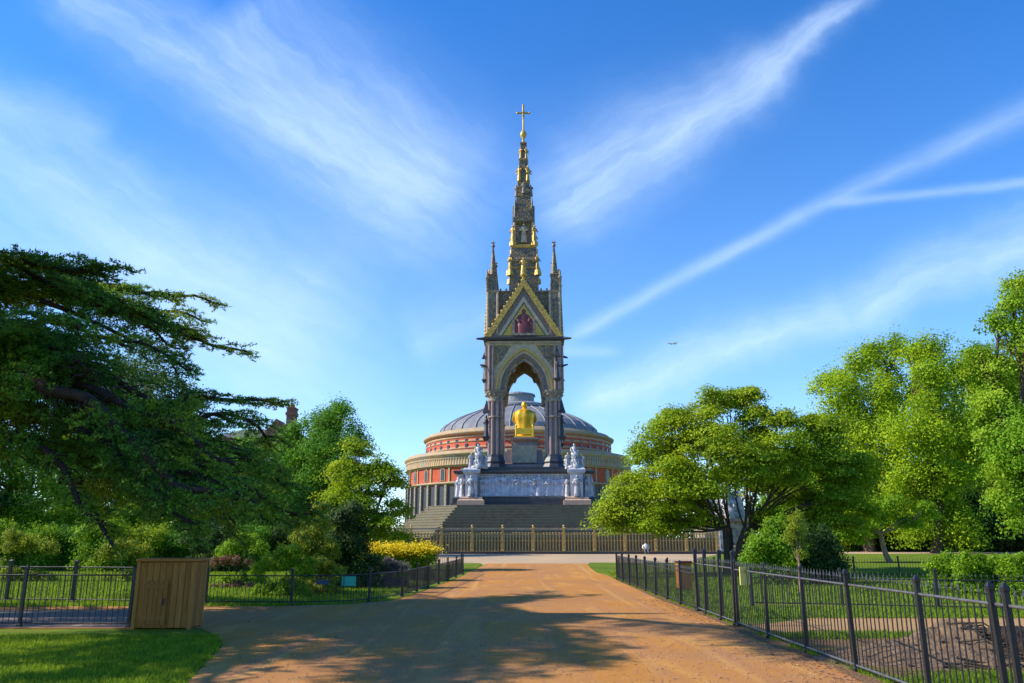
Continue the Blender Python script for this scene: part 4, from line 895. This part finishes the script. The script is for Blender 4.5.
# ---- far people
def person(px, py, Y, h, shirt, trous, label, sit=False):
    hd = 0; b = W(px, py, Y); z0_ = gz(Y)
    r = empty('person', (b.x, Y, z0_ + (.2 if sit else 0)), label=label, cat='person')
    me = bpy.data.meshes.new('body'); S_ = mat('skin', (.45, .28, .2), (.42, .26, .18), scale=3)
    k_ = h / 1.75
    if sit: V_ = [(0, 0, .1), (0, 0, .4), (0, 0, .55), (0, 0, .74), (.1, -.05, .1), (.12, -.42, .12), (.12, -.45, -.18), (-.1, -.05, .1), (-.12, -.42, .12), (-.12, -.45, -.18), (.2, 0, .5), (.25, -.12, .28), (.14, -.3, .2), (-.2, 0, .5), (-.25, -.12, .28), (-.14, -.3, .2)]
    else: V_ = [(0, 0, .92), (0, 0, 1.2), (0, 0, 1.45), (0, 0, 1.64), (.1, 0, .88), (.12, -.06, .48), (.12, -.02, .04), (-.1, 0, .88), (-.12, .06, .48), (-.12, .12, .04), (.2, 0, 1.4), (.26, .02, 1.12), (.25, -.08, .9), (-.2, 0, 1.4), (-.26, .02, 1.12), (-.25, -.08, .9)]
    E_ = [(0, 1), (1, 2), (2, 3), (0, 4), (4, 5), (5, 6), (0, 7), (7, 8), (8, 9), (2, 10), (10, 11), (11, 12), (2, 13), (13, 14), (14, 15)]
    me.from_pydata([tuple(c * k_ for c in v) for v in V_], E_, []); o = bpy.data.objects.new('body', me); link(o, r); o.modifiers.new('skin', 'SKIN')
    rad = [.13, .14, .07, .105, .085, .06, .045, .085, .06, .045, .06, .045, .035, .06, .045, .035]
    for i, q_ in enumerate(me.skin_vertices[0].data): q_.radius = (rad[i] * k_, rad[i] * k_ * .85); q_.use_root = (i == 0)
    s_ = o.modifiers.new('sub', 'SUBSURF'); s_.levels = 2; s_.render_levels = 2; me.materials.append(S_)
    q = MB(); z = (.08, .62) if sit else (.85, 1.5); q.lathe([(.19 * k_, z[0] * k_), (.17 * k_, (z[0] * .6 + z[1] * .4) * k_), (.22 * k_, (z[1] - .1) * k_), (.08 * k_, z[1] * k_)], n=12, sy=.75); 
    for sd in (-1, 1): q.tube([(sd * .2 * k_, 0, (z[1] - .11) * k_), (sd * .265 * k_, 0, (z[1] - .36) * k_)], [.08 * k_, .06 * k_], 8)
    q.build('shirt', shirt, r)
    q = MB()
    for sd in (-1, 1):
        if sit: q.tube([(sd * .1, 0, .1), (sd * .12, -.42, .13), (sd * .12, -.45, -.12)], [.12, .09, .07], 8)
        else: q.tube([(sd * .1 * k_, 0, .92 * k_), (sd * .12 * k_, -.06 * sd * k_, .48 * k_), (sd * .12 * k_, (.05 - .07 * sd) * k_, .1 * k_)], [.12 * k_, .085 * k_, .065 * k_], 8)
    q.build('trousers', trous, r)
    q = MB(); q.ball((0, .02, (.78 if sit else 1.68) * k_), .118 * k_, 10, 8, sz=1.05); q.build('hair', DARK, r)
person(646, 550, 64.6, 1.7, mat('white_shirt', (.7, .68, .64)), DARK, 'person in a white top sitting on the kerb before the railing', True)
person(851.5, 555, 92, 1.7, mat('pale_blue_shirt', (.45, .55, .62)), DARK, 'person in a pale shirt walking on the far path under the right trees')


# ================================================================== VEGETATION
LF_LIME = leafmat('lime_leaf', (.27, .41, .012), (.13, .25, .010), .35, .38, c3=(.29, .42, .015))
LF_MID = leafmat('plane_leaf', (.19, .36, .016), (.09, .21, .012), .3, .38, c3=(.27, .38, .02))
LF_MAPLE = leafmat('maple_leaf', (.24, .36, .012), (.11, .21, .010), .5, .38, c3=(.30, .38, .015))
LF_MIDB = leafmat('smooth_green_leaf', (.12, .30, .02), (.06, .17, .018), .3, .45)
LF_DARK = leafmat('yew_leaf', (.055, .11, .018), (.028, .06, .012), .6, .2)
LF_BLUE = leafmat('bluish_leaf', (.12, .20, .05), (.06, .115, .035), .3)
LF_BRIGHT = leafmat('bright_leaf', (.22, .38, .015), (.12, .24, .012), 1.2, .4)
LF_YEL = leafmat('yellow_leaf', (.28, .34, .03), (.16, .23, .02), 1.5, .4)
LF_FLOW = leafmat('yellow_flower', (.80, .66, .02), (.60, .50, .02), 3, .3, .2)
LF_PINK = leafmat('heather_leaf', (.30, .17, .09), (.13, .12, .04), 2, .3, .5)
LF_GREY = leafmat('lavender_leaf', (.24, .19, .17), (.13, .13, .09), 2, .3, .4)
LF_TAN = leafmat('tan_leaf', (.30, .20, .09), (.17, .14, .05), 2, .3, .4)
LF_CEDAR = leafmat('cedar_needle', (.13, .30, .032), (.035, .11, .022), .7, .38, .4, c3=(.23, .32, .02))  # brighter yellow-green tones paint sunlit highlights into the needles

TG = 'trees behind the right fence'
tree('spreading_tree', 'broad spreading tree with several dark trunks right of the memorial', 38, 728,
     [(632, 492, 26), (615, 502, 16), (655, 462, 32, 1), (690, 432, 30), (730, 403, 23, 1), (768, 424, 26), (690, 478, 34, -2), (735, 452, 34, -2), (785, 452, 30, -1),
      (655, 508, 22, -1), (700, 500, 18, 2), (818, 462, 30), (848, 480, 24, 1), (800, 492, 24, 2), (838, 502, 18, -1), (770, 486, 24, 3), (632, 520, 11), (676, 424, 24), (706, 404, 19), (746, 402, 18), (810, 426, 17), (836, 432, 18), (652, 440, 20), (772, 520, 14), (812, 520, 14), (850, 520, 12), (612, 522, 10), (645, 512, 18), (668, 524, 13), (692, 516, 13), (855, 505, 16), (826, 516, 14), (858, 462, 15), (715, 440, 30, 4), (765, 455, 30, 5), (675, 485, 28, 4), (606, 515, 9)],
     LF_MAPLE, .18, .80, 110, .30, 1.3, .17, None, None, .46, 4, .9)
tree('tall_tree', 'tall lime tree with rounded leafy top rising right of the spreading tree', 76, 868,
     [(848, 366, 24), (882, 352, 22, 1), (862, 395, 34, -2), (838, 418, 28), (900, 392, 30, 1), (875, 440, 36, -3), (845, 462, 30), (905, 440, 30, 2), (880, 490, 32), (835, 495, 28, 2), (826, 385, 14), (900, 345, 12), (850, 512, 26), (890, 522, 24)],
     LF_LIME, .34, 1.5, 90, .7, 1.1, .5, None, TG, .42)
tree('tall_tree', 'tall yellow-green tree standing between the lime tree and the rightmost tree', 68, 935,
     [(935, 352, 20), (955, 375, 22, 1), (925, 385, 26, -2), (950, 415, 30), (915, 425, 28, -3), (935, 460, 34, -1), (905, 480, 26), (962, 460, 28, 2), (940, 505, 26), (912, 350, 10), (925, 528, 20), (960, 525, 22)],
     LF_LIME, .32, 1.35, 90, .7, 1.1, .45, None, TG, .42)
tree('tall_tree', 'tallest tree at the right edge of the picture', 52, 1030,
     [(1024, 288, 20), (1012, 306, 17), (1045, 300, 34, 2), (1026, 342, 27), (990, 372, 24), (1030, 385, 42, 2), (998, 412, 26, -1), (1020, 440, 34, -2), (1050, 450, 40), (1005, 470, 24), (1030, 500, 32), (978, 352, 12), (998, 262 + 60, 8)],
     LF_MID, .26, 1.1, 90, .6, 1.1, .45, None, TG, .42)
for i, (px, Y, lb, nm) in enumerate(((830, 98, 'dark evergreen behind the lime tree trunk', 0), (905, 92, 'dark evergreen behind the small pale-trunked tree', 0), (975, 84, 'dark evergreen mass in front of the wood on the right', 0), (1045, 74, 'dark evergreen at the right edge below the tallest tree', 0))):
    tree('evergreen_tree', lb, Y, px, [(px - 28, 500, 26), (px + 10, 490, 30), (px + 35, 508, 26), (px - 5, 520, 26, -2), (px + 22, 528, 20, -2), (px - 34, 528, 18)], LF_DARK, .36, 1.5, 60, .8, 1.1, .35, None, 'dark evergreens under the right trees', .4)
tree('small_tree', 'small bright tree with pale slim trunk on the far right lawn', 50, 887, [(842, 522, 15), (866, 512, 15), (890, 506, 15), (858, 532, 10), (908, 518, 12), (925, 508, 10), (832, 508, 12)], LF_BRIGHT, .20, .65, 80, .4, 1.1, .17, BARKL, None, .6)
tree('young_tree', 'slim young tree with brownish foliage behind the right fence', 27, 797, [(797, 528, 9), (795, 516, 6), (799, 540, 8), (790, 534, 5), (803, 550, 5)], LF_YEL, .09, .20, 40, .8, .8, .06, BARKL, None, .5, cat='tree')
shrub('rounded_shrub', 'bright rounded shrub in front of the spreading tree trunks', 31, [(763, 545, 18), (778, 532, 18), (785, 552, 18), (755, 560, 12)], LF_MID, .13, .35)
shrub('rounded_shrub', 'dark rounded shrub right of the slim young tree', 32, [(812, 542, 22), (828, 555, 15), (800, 556, 16), (838, 566, 9)], LF_DARK, .13, .35)
for px, Y, r_, lb in ((943, 26, 12, 'leafy green shrub, leftmost of the row behind the right fence'), (968, 25.5, 13, 'leafy green shrub, second from left in the row behind the right fence'), (990, 26, 11, 'leafy green shrub third from left behind the right fence'), (1013, 25, 13, 'leafy green shrub at the right end of the row behind the fence')):
    shrub('leafy_shrub', lb, Y, [(px - 6, 567, r_ * .8), (px + 5, 564, r_), (px, 574, r_ * .8), (px + 8, 574, r_ * .6)], LF_BRIGHT, .10, .22, group='leafy shrubs behind the right fence')

tree('tall_tree', 'tall tree filling the gap behind the lime trees and the rightmost tree', 88, 985, [(975, 365, 22), (1000, 380, 24), (985, 400, 34), (960, 440, 36), (1010, 430, 36), (985, 470, 36), (955, 500, 30), (1015, 500, 32)], LF_LIME, .36, 1.5, 80, .7, 1.1, .5, None, TG, .42)
tree('tall_tree', 'shorter leafy tree between the spreading tree and the lime tree', 84, 812, [(812, 440, 22), (800, 470, 28), (822, 480, 28), (790, 505, 26), (825, 515, 24)], LF_MID, .34, 1.4, 80, .7, 1.1, .4, None, TG, .42)
for i, (px, m_) in enumerate(((835, LF_MID), (872, LF_DARK), (908, LF_DARK), (945, LF_MID), (980, LF_DARK), (1015, LF_DARK))):
    shrub('dense_bush', 'dense bush number %s from the left, below the tall trees on the right' % ('one', 'two', 'three', 'four', 'five', 'six')[i], 78, [(px - 10, 532, 13), (px + 10, 528, 14), (px, 540, 12)], m_, .30, .9, 50, group='dense bushes under the right trees')
# left side
tree('leafy_tree', 'tall smooth green leafy tree right of the brick mansion chimney', 62, 325, [(338, 420, 20), (315, 428, 18), (350, 440, 18, 1), (300, 455, 24), (330, 455, 28, -2), (286, 485, 26), (318, 492, 30, -1), (345, 480, 22), (340, 408, 9), (295, 436, 14), (300, 515, 24), (340, 515, 22)],
     LF_MIDB, .24, 1.0, 100, .7, 1.2, .35, None, None, .42)
tree('layered_tree', 'rounded tree with layered bright yellow-green foliage left of the concert hall', 42, 370, [(358, 448, 13), (346, 470, 17), (374, 466, 16), (354, 494, 22, -1), (388, 484, 18), (336, 496, 14), (372, 518, 24, -1), (398, 508, 13), (346, 520, 16), (390, 530, 15), (366, 540, 14)],
     LF_MAPLE, .18, .75, 100, .32, 1.2, .22, None, None, .4, 1, .9)
tree('distant_tree', 'hazy grey-green tree seen behind the cedar boughs', 80, 150, [(140, 372, 26), (168, 388, 24), (115, 385, 28), (150, 410, 32), (185, 408, 20), (100, 430, 36), (160, 450, 36), (200, 450, 24)], LF_BLUE, .36, 1.5, 80, .7, 1.1, .5, None, None, .4)
for i, (px, Y, m_, lb) in enumerate(((20, 48, LF_MID, 'leafy tree low behind the cedar at the left edge'), (95, 52, LF_MIDB, 'dark tree behind the cedar above the left lawn'), (165, 50, LF_MID, 'leafy tree behind the cedar above the timber box'), (235, 52, LF_MIDB, 'dark tree behind the cedar left of the bright tree'), (-45, 46, LF_DARK, 'dark tree beyond the left edge of the lawn'))):
    tree('background_tree', lb, Y, px, [(px - 22, 470, 28), (px + 15, 460, 30), (px - 8, 500, 34), (px + 24, 502, 28), (px - 30, 520, 22), (px + 4, 530, 22, -1), (px + 34, 530, 18), (px + 16, 545, 14, -2), (px - 16, 545, 14, -2)], m_, .22, .95, 70, .7, 1.1, .3, None, 'trees behind the cedar', .4)
shrub('conical_shrub', 'dark dense evergreen bush in front of the layered tree', 29, [(345, 548, 20), (340, 525, 18), (362, 560, 15), (328, 540, 15), (355, 535, 16), (350, 512, 12)], LF_DARK, .12, .35, 80)
shrub('feathery_shrub', 'tall feathery light green shrub left of the dark bush', 26.5, [(312, 540, 12), (318, 524, 10), (322, 508, 7), (305, 552, 12), (328, 548, 10), (300, 536, 8)], LF_YEL, .085, .2, 55)
shrub('rounded_shrub', 'vivid green low shrub at the front of the left bed', 25, [(272, 563, 11), (288, 556, 13), (302, 565, 12), (258, 568, 7)], LF_BRIGHT, .075, .2)
shrub('rounded_shrub', 'grey-green open shrub between the vivid shrub and the dark bush', 26, [(315, 567, 10), (328, 566, 9), (338, 572, 6)], LF_YEL, .08, .2, 40)
shrub('rounded_shrub', 'smooth rounded green shrub above the heather bed', 31, [(232, 545, 9), (246, 543, 10), (260, 548, 8), (225, 550, 6)], LF_BRIGHT, .10, .25)
shrub('heather_clump', 'low pinkish brown heather clump left of the vivid shrub', 29, [(215, 561, 4), (226, 560, 5), (238, 561, 5), (250, 562, 4)], LF_PINK, .07, .15)
for i, (px, m_) in enumerate(((-8, LF_MID), (30, LF_MID), (66, LF_MIDB), (102, LF_MID), (140, LF_MAPLE), (176, LF_MIDB), (212, LF_DARK), (246, LF_MIDB), (278, LF_DARK))):
    shrub('dense_bush', 'garden bush number %s from the left, in the row behind the left lawn' % ('one', 'two', 'three', 'four', 'five', 'six', 'seven', 'eight', 'nine')[i], 41 + (i % 3), [(px - 12, 536 + (i * 5) % 7, 14), (px + 10, 532 + (i * 3) % 8, 15), (px, 546, 12)], m_, .15, .45, 60, group='dense bushes closing the left lawn')
shrub('pale_shrub', 'pale yellowish shrub under the cedar at the left edge', 33, [(12, 540, 11), (30, 543, 10), (48, 546, 7)], LF_YEL, .10, .25)
shrub('pale_shrub', 'low yellow-green shrub behind the timber box', 33, [(125, 546, 10), (142, 550, 8), (108, 550, 7)], LF_YEL, .10, .25)
for i, (px, lb) in enumerate(((374, 'yellow flowering bush, left one of the three beside the railing'), (396, 'yellow flowering bush, middle one of the three beside the railing'), (421, 'yellow flowering bush, right one of the three beside the railing'))):
    s_ = shrub('flowering_bush', lb, 34, [(px - 6, 555, 9), (px + 6, 555, 9), (px, 562, 9)], LF_MID, .10, .25, 50, group='yellow flowering bushes')
    Yb = 34; o_ = s_.location; c_ = np.array([tuple(W(px + dx, py, Yb) - o_) for dx, py in ((-8, 549.5), (0, 547), (8, 548.5), (-3, 552), (5, 552))]); idx = RG.integers(0, 5, 2600)
    P_ = c_[idx] + RG.normal(size=(2600, 3)) * np.array([.24, .33, .11]); npmesh('flowers', leaf_quads(P_, RG.normal(size=P_.shape) * .6 + np.array([0, -.2, 1]), .09), 4, LF_FLOW, s_)
shrub('lavender_bush', 'greyish mauve bush in front of the yellow flowers', 30, [(376, 567, 8), (390, 566, 9), (403, 567, 6), (364, 572, 6)], LF_GREY, .07, .15)

# ---- the cedar
def cedar():
    TX, TY = -15.0, 18.5
    root = empty('cedar_tree', (TX, TY, 0), label='huge dark cedar with layered drooping boughs filling the left side', cat='tree'); o = Vector((TX, TY, 0))
    tb = MB(); tb.tube([(0, 0, -.2), (0, 0, .3), (.2, 0, 3), (0, .2, 7), (.3, 0, 11), (0, 0, 14)], [.95, .7, .6, .5, .32, .08], 12); tb.build('trunk', BARKD, root)
    bb = MB(); T = []       # twig segments: start, end
    def bough(pts, r0, Ls, dens=1., droop=.15, thick=1., taper=.35):
        """pts world; grows side branches with twigs"""
        P = [Vector(p) for p in pts]
        def high(p):
            d_ = p.y * math.cos(PITCH) + (p.z - EYE) * math.sin(PITCH)
            return d_ > 0 and 512 + FPX * p.x / d_ > -30 and 341.5 - FPX * (-p.y * math.sin(PITCH) + (p.z - EYE) * math.cos(PITCH)) / d_ < 250
        # catmull resample
        Q = []
        for i in range(len(P) - 1):
            p0 = P[max(i - 1, 0)]; p1 = P[i]; p2 = P[i + 1]; p3 = P[min(i + 2, len(P) - 1)]; n_ = max(2, int((p2 - p1).length / .3))
            for j in range(n_):
                t = j / n_; Q.append(.5 * ((2 * p1) + (p2 - p0) * t + (2 * p0 - 5 * p1 + 4 * p2 - p3) * t * t + (3 * p1 - p0 - 3 * p2 + p3) * t ** 3))
        Q.append(P[-1]); n_ = len(Q); sd_ = rnd.random() * 50
        for i in range(1, n_): Q[i] = Q[i] + Vector((0, 0, (mn.noise(Vector((i * .13, sd_, 0))) * .45 + mn.noise(Vector((i * .4, sd_, 3))) * .2) * min(1, i / 8)))
        nv = next((i for i in range(n_) if high(Q[i])), n_); Q = Q[:max(nv, 3)]; n_ = len(Q)
        bb.tube([q - o for q in Q], [r0 * (1 - .85 * i / n_) + .008 for i in range(n_)], 6)
        for i in range(1, n_):
            f = i / n_; d = (Q[i] - Q[i - 1]).normalized(); lat = Vector((-d.y, d.x, 0)).normalized()
            for rep in range(2):
                if rnd.random() > dens: continue
                for sd in (-1, 1):
                    if f < .12: continue
                    ll = Ls * rnd.uniform(.5, 1.15) * (1 - (1 - taper) * f ** 2); st_ = Q[i - 1].lerp(Q[i], rnd.random())
                    dr = (lat * sd * rnd.uniform(.5, 1) + d * rnd.uniform(.3, .9)); dr.z = rnd.uniform(-droop, .08) + .05; dr.normalize()
                    st_.z += rnd.uniform(-.12, .12) * thick; mid = st_ + dr * ll * .5; en = mid + (dr + Vector((0, 0, -droop * rnd.uniform(.5, 2.0)))) * ll * .5
                    if high(st_) or high(en): continue
                    bb.tube([st_ - o, mid - o, en - o], [.022, .014, .005], 3, cap=False)
                    m_ = max(3, int(ll / .095))
                    for k in range(m_):
                        t = (k + rnd.random()) / m_; s0 = st_.lerp(mid, t * 2) if t < .5 else mid.lerp(en, t * 2 - 1)
                        l2 = Vector((-dr.y, dr.x, 0)) * rnd.choice((-1, 1)) + dr * rnd.uniform(.4, 1.1); l2.z = rnd.uniform(-droop * 1.6, .16); l2.normalize()
                        T.append((s0, s0 + l2 * rnd.uniform(.2, .5) * (1.1 - .5 * t)))
            if f > .9: T.append((Q[i], Q[i] + d * .3))
        T.append((Q[-1], Q[-1] + (Q[-1] - Q[-2]).normalized() * .35))
    def pb(pl, Y0, Y1, r0, Ls, **k):
        n_ = len(pl); bough([W(x, y, Y0 + (Y1 - Y0) * i / (n_ - 1)) for i, (x, y) in enumerate(pl)], r0, Ls, **k)
    # boughs seen against the sky
    pb([(-107, 330), (-30, 275), (40, 262), (95, 266), (118, 264)], 18.5, 18, .16, 1.5, droop=.12, taper=.3)
    pb([(-60, 290), (20, 268), (90, 280), (150, 292), (218, 306)], 19.5, 25, .12, 1.3, droop=.2, taper=.25, dens=.8)
    pb([(-60, 310), (40, 285), (110, 300), (170, 330), (247, 352)], 19.5, 25, .12, 1.3, droop=.22, taper=.25, dens=.75)
    pb([(-60, 300), (30, 300), (110, 315), (170, 318), (205, 322)], 19.5, 27, .10, 1.2, droop=.25, taper=.25, dens=.6)
    pb([(-80, 330), (20, 320), (90, 335), (150, 350), (190, 372)], 19, 18, .08, .9, droop=.3, dens=.6)
    pb([(-80, 300), (-20, 258), (20, 256), (70, 268)], 18, 16.5, .10, 1.2, droop=.15)
    pb([(-80, 300), (-10, 262), (50, 275), (80, 290)], 18, 20.5, .10, 1.3, droop=.2)
    pb([(-80, 340), (0, 318), (50, 322), (80, 335)], 17, 15, .10, 1.1, droop=.3)
    pb([(-20, 285), (50, 285), (110, 305), (150, 325), (180, 345)], 19.5, 24, .09, 1.2, droop=.35, thick=1.6, taper=.4)
    pb([(20, 275), (80, 290), (130, 306), (170, 322), (200, 338)], 20, 25, .07, 1.0, droop=.4, thick=1.4, taper=.35, dens=.8)
    pb([(40, 300), (90, 320), (135, 338), (165, 352), (178, 372)], 20, 22, .07, 1.0, droop=.45, thick=1.8, taper=.4, dens=.8)
    # middle mass
    tw0 = len(T)
    pb([(-107, 370), (0, 350), (80, 360), (140, 392), (185, 420)], 18, 17, .16, 1.5, droop=.4, thick=2.5)
    pb([(-107, 380), (0, 372), (90, 390), (160, 420), (235, 462)], 18, 15.5, .16, 1.4, droop=.4, thick=2.5, taper=.5)
    pb([(-60, 372), (0, 385), (60, 402), (130, 440), (190, 480), (262, 505)], 16.5, 14.5, .18, 1.1, droop=.5, thick=2)
    pb([(-107, 400), (0, 400), (70, 425), (120, 460), (160, 490)], 18, 18.5, .14, 1.5, droop=.5, thick=3)
    pb([(-100, 430), (0, 430), (70, 455), (140, 490), (215, 500)], 18, 19.5, .14, 1.4, droop=.5, thick=3)
    pb([(-100, 410), (-10, 430), (50, 470), (90, 505), (115, 540)], 16.5, 15, .12, .7, droop=.6, thick=1.5)
    pb([(-60, 400), (60, 420), (130, 455), (180, 515), (200, 532)], 17, 16, .12, 1.0, droop=.6, thick=2)
    pb([(-107, 330), (0, 335), (60, 345), (110, 370)], 18, 20, .14, 1.6, droop=.4, thick=3)
    for q_ in range(7):
        x0_ = rnd.uniform(-90, -20); y0_ = 330 + q_ * 11; ln_ = rnd.uniform(150, 250); sl = rnd.uniform(.15, .42)
        pb([(x0_, y0_), (x0_ + ln_ * .5, y0_ + ln_ * sl * .3), (min(x0_ + ln_, 60 + (y0_ - 300) * .8), y0_ + ln_ * sl)], 18 + rnd.uniform(-1, 1), 17.5 + rnd.uniform(-2.5, 2.5), .10, 1.3, droop=.45, thick=2.5)
    keep_ = [t for t in T[tw0:] if mn.noise(Vector(t[0]) * .75) > -.30]; T[tw0:] = keep_
    # rear boughs reaching past the timber box
    pb([(20, 420), (120, 415), (190, 400), (240, 396), (284, 398)], 21, 24, .12, 1.0, droop=.2, taper=.3)
    pb([(60, 430), (150, 425), (210, 415), (250, 425), (270, 450)], 21, 23, .12, 1.3, droop=.35, thick=2, taper=.6)
    pb([(60, 450), (150, 440), (215, 440), (262, 470), (285, 490)], 21, 23, .12, 1.4, droop=.45, thick=3, taper=.6)
    pb([(60, 460), (150, 460), (220, 478), (270, 494), (312, 512)], 20, 23, .14, 1.2, droop=.5, thick=3, taper=.6)
    pb([(60, 480), (150, 480), (200, 505), (235, 530)], 20, 21, .12, 1.2, droop=.55, thick=3, taper=.6)
    # boughs on the sides that the frame leaves out, added for the shade they cast
    for i in range(26):
        h = 4.5 + 8.5 * i / 26; an = i * 2.4 + .3; Lb = rnd.uniform(7, 10.5) * (1 - .025 * max(0, h - 6) * 1.2)
        d = Vector((math.cos(an), math.sin(an), 0)); pts = [o + Vector((0, 0, h)), o + d * Lb * .35 + Vector((0, 0, h + .7)), o + d * Lb * .7 + Vector((0, 0, h + .4)), o + d * Lb + Vector((0, 0, h - .5))]
        e = pts[-1]; u_ = math.cos(PITCH) * e.y; x_ = 512 + FPX * e.x / max(e.y, 1)
        if x_ > -110 and e.y > -2: continue
        bough(pts, .16, 1.5, droop=.25, thick=1.5)
    for ex, ey, ez in ((-9.8, 8.5, 6.5), (-11.5, 9, 8.5), (-10.5, 10.5, 7.5), (-12.5, 11, 10), (-16, 8, 10.5), (-11, 11.5, 9), (-18.5, 11, 11), (-10.2, 9.6, 5), (-15.5, 7, 7)):  # unseen near boughs, added to shade the path's foreground
        a_ = o + Vector((0, 0, ez + .6)); e_ = Vector((ex, ey, ez)); bough([a_, a_.lerp(e_, .35) + Vector((0, 0, .6)), a_.lerp(e_, .7) + Vector((0, 0, .5)), e_], .15, 1.5, dens=.7, droop=.3, thick=1.5)
    for ex, ey, ez in ((-17, 27, 7), (-19, 26, 9), (-22, 25, 8), (-20, 28, 11), (-24, 24, 10), (-18.5, 29, 8.5)):  # unseen rear boughs, added to shade the left lawn and path
        a_ = o + Vector((0, 0, ez + .6)); e_ = Vector((ex, ey, ez)); bough([a_, a_.lerp(e_, .35) + Vector((0, 0, .6)), a_.lerp(e_, .7) + Vector((0, 0, .5)), e_], .15, 1.5, dens=.7, droop=.3, thick=1.5)
    A = np.array([t[0] for t in T]); B = np.array([t[1] for t in T])
    dp_ = B[:, 1] * math.cos(PITCH) + (B[:, 2] - EYE) * math.sin(PITCH); qx = 512 + FPX * B[:, 0] / dp_; qy = 341.5 - FPX * (-B[:, 1] * math.sin(PITCH) + (B[:, 2] - EYE) * math.cos(PITCH)) / dp_
    ok = ~((dp_ > 0) & (qx > -30) & (qy < 247 + RG.normal(size=len(A)) * 2)); A = A[ok]; B = B[ok]; n_ = len(A); k = 20
    f = RG.random((n_, k, 1)); P = A[:, None] + (B - A)[:, None] * f + RG.normal(size=(n_, k, 3)) * .022; P = P.reshape(-1, 3) - np.array(tuple(o))
    D = np.repeat(unit(B - A)[:, None], k, 1).reshape(-1, 3)
    D = unit(D * .6 + RG.normal(size=D.shape) * .6 + np.array([0, 0, .25])); Sd = unit(np.cross(D, RG.normal(size=D.shape)))
    ln = RG.uniform(.09, .17, (len(P), 1)); wd = .021
    V_ = np.stack([P - Sd * wd, P + D * ln * .5 + Sd * wd * .6, P + D * ln, P + Sd * wd], 1).reshape(-1, 3)
    npmesh('foliage', V_, 4, LF_CEDAR, root); bb.build('boughs', BARKD, root)
    print('cedar twigs', n_)
cedar()

# ---- woodland closing the view behind everything: too deep and even to count
def wood(name, label, runs, m, leaf):
    vs = []
    for x0, x1, y0, y1, h in runs:
        n_ = int(abs(x1 - x0) * h * 2.2); x = RG.uniform(x0, x1, n_); y = RG.uniform(y0, y1, n_)
        top = h * (.72 + .22 * np.sin(x * .31 + y0) + .12 * np.sin(x * .93 + 2) + .06 * np.sin(x * 2.3)); z = .5 + top * RG.random(n_) ** .8
        k_ = 9; P = np.stack([x, y, z], 1)[:, None] + RG.normal(size=(n_, k_, 3)) * np.array([.9, .9, .6])
        vs.append(leaf_quads(P.reshape(-1, 3), (RG.normal(size=(n_, k_, 3)) * .6 + np.array([-.2, -.2, .6])).reshape(-1, 3), leaf))
    V_ = np.concatenate(vs); V_[:, 2] = np.maximum(V_[:, 2], .5); npmesh(name, V_, 4, m, None, kind='stuff', label=label, cat='woodland')
wood('woodland', 'far dark woodland filling the gaps low behind the park trees', [(18, 160, 118, 132, 13), (-190, -34, 125, 138, 13), (36, 150, 92, 102, 13)], LF_DARK, .75)
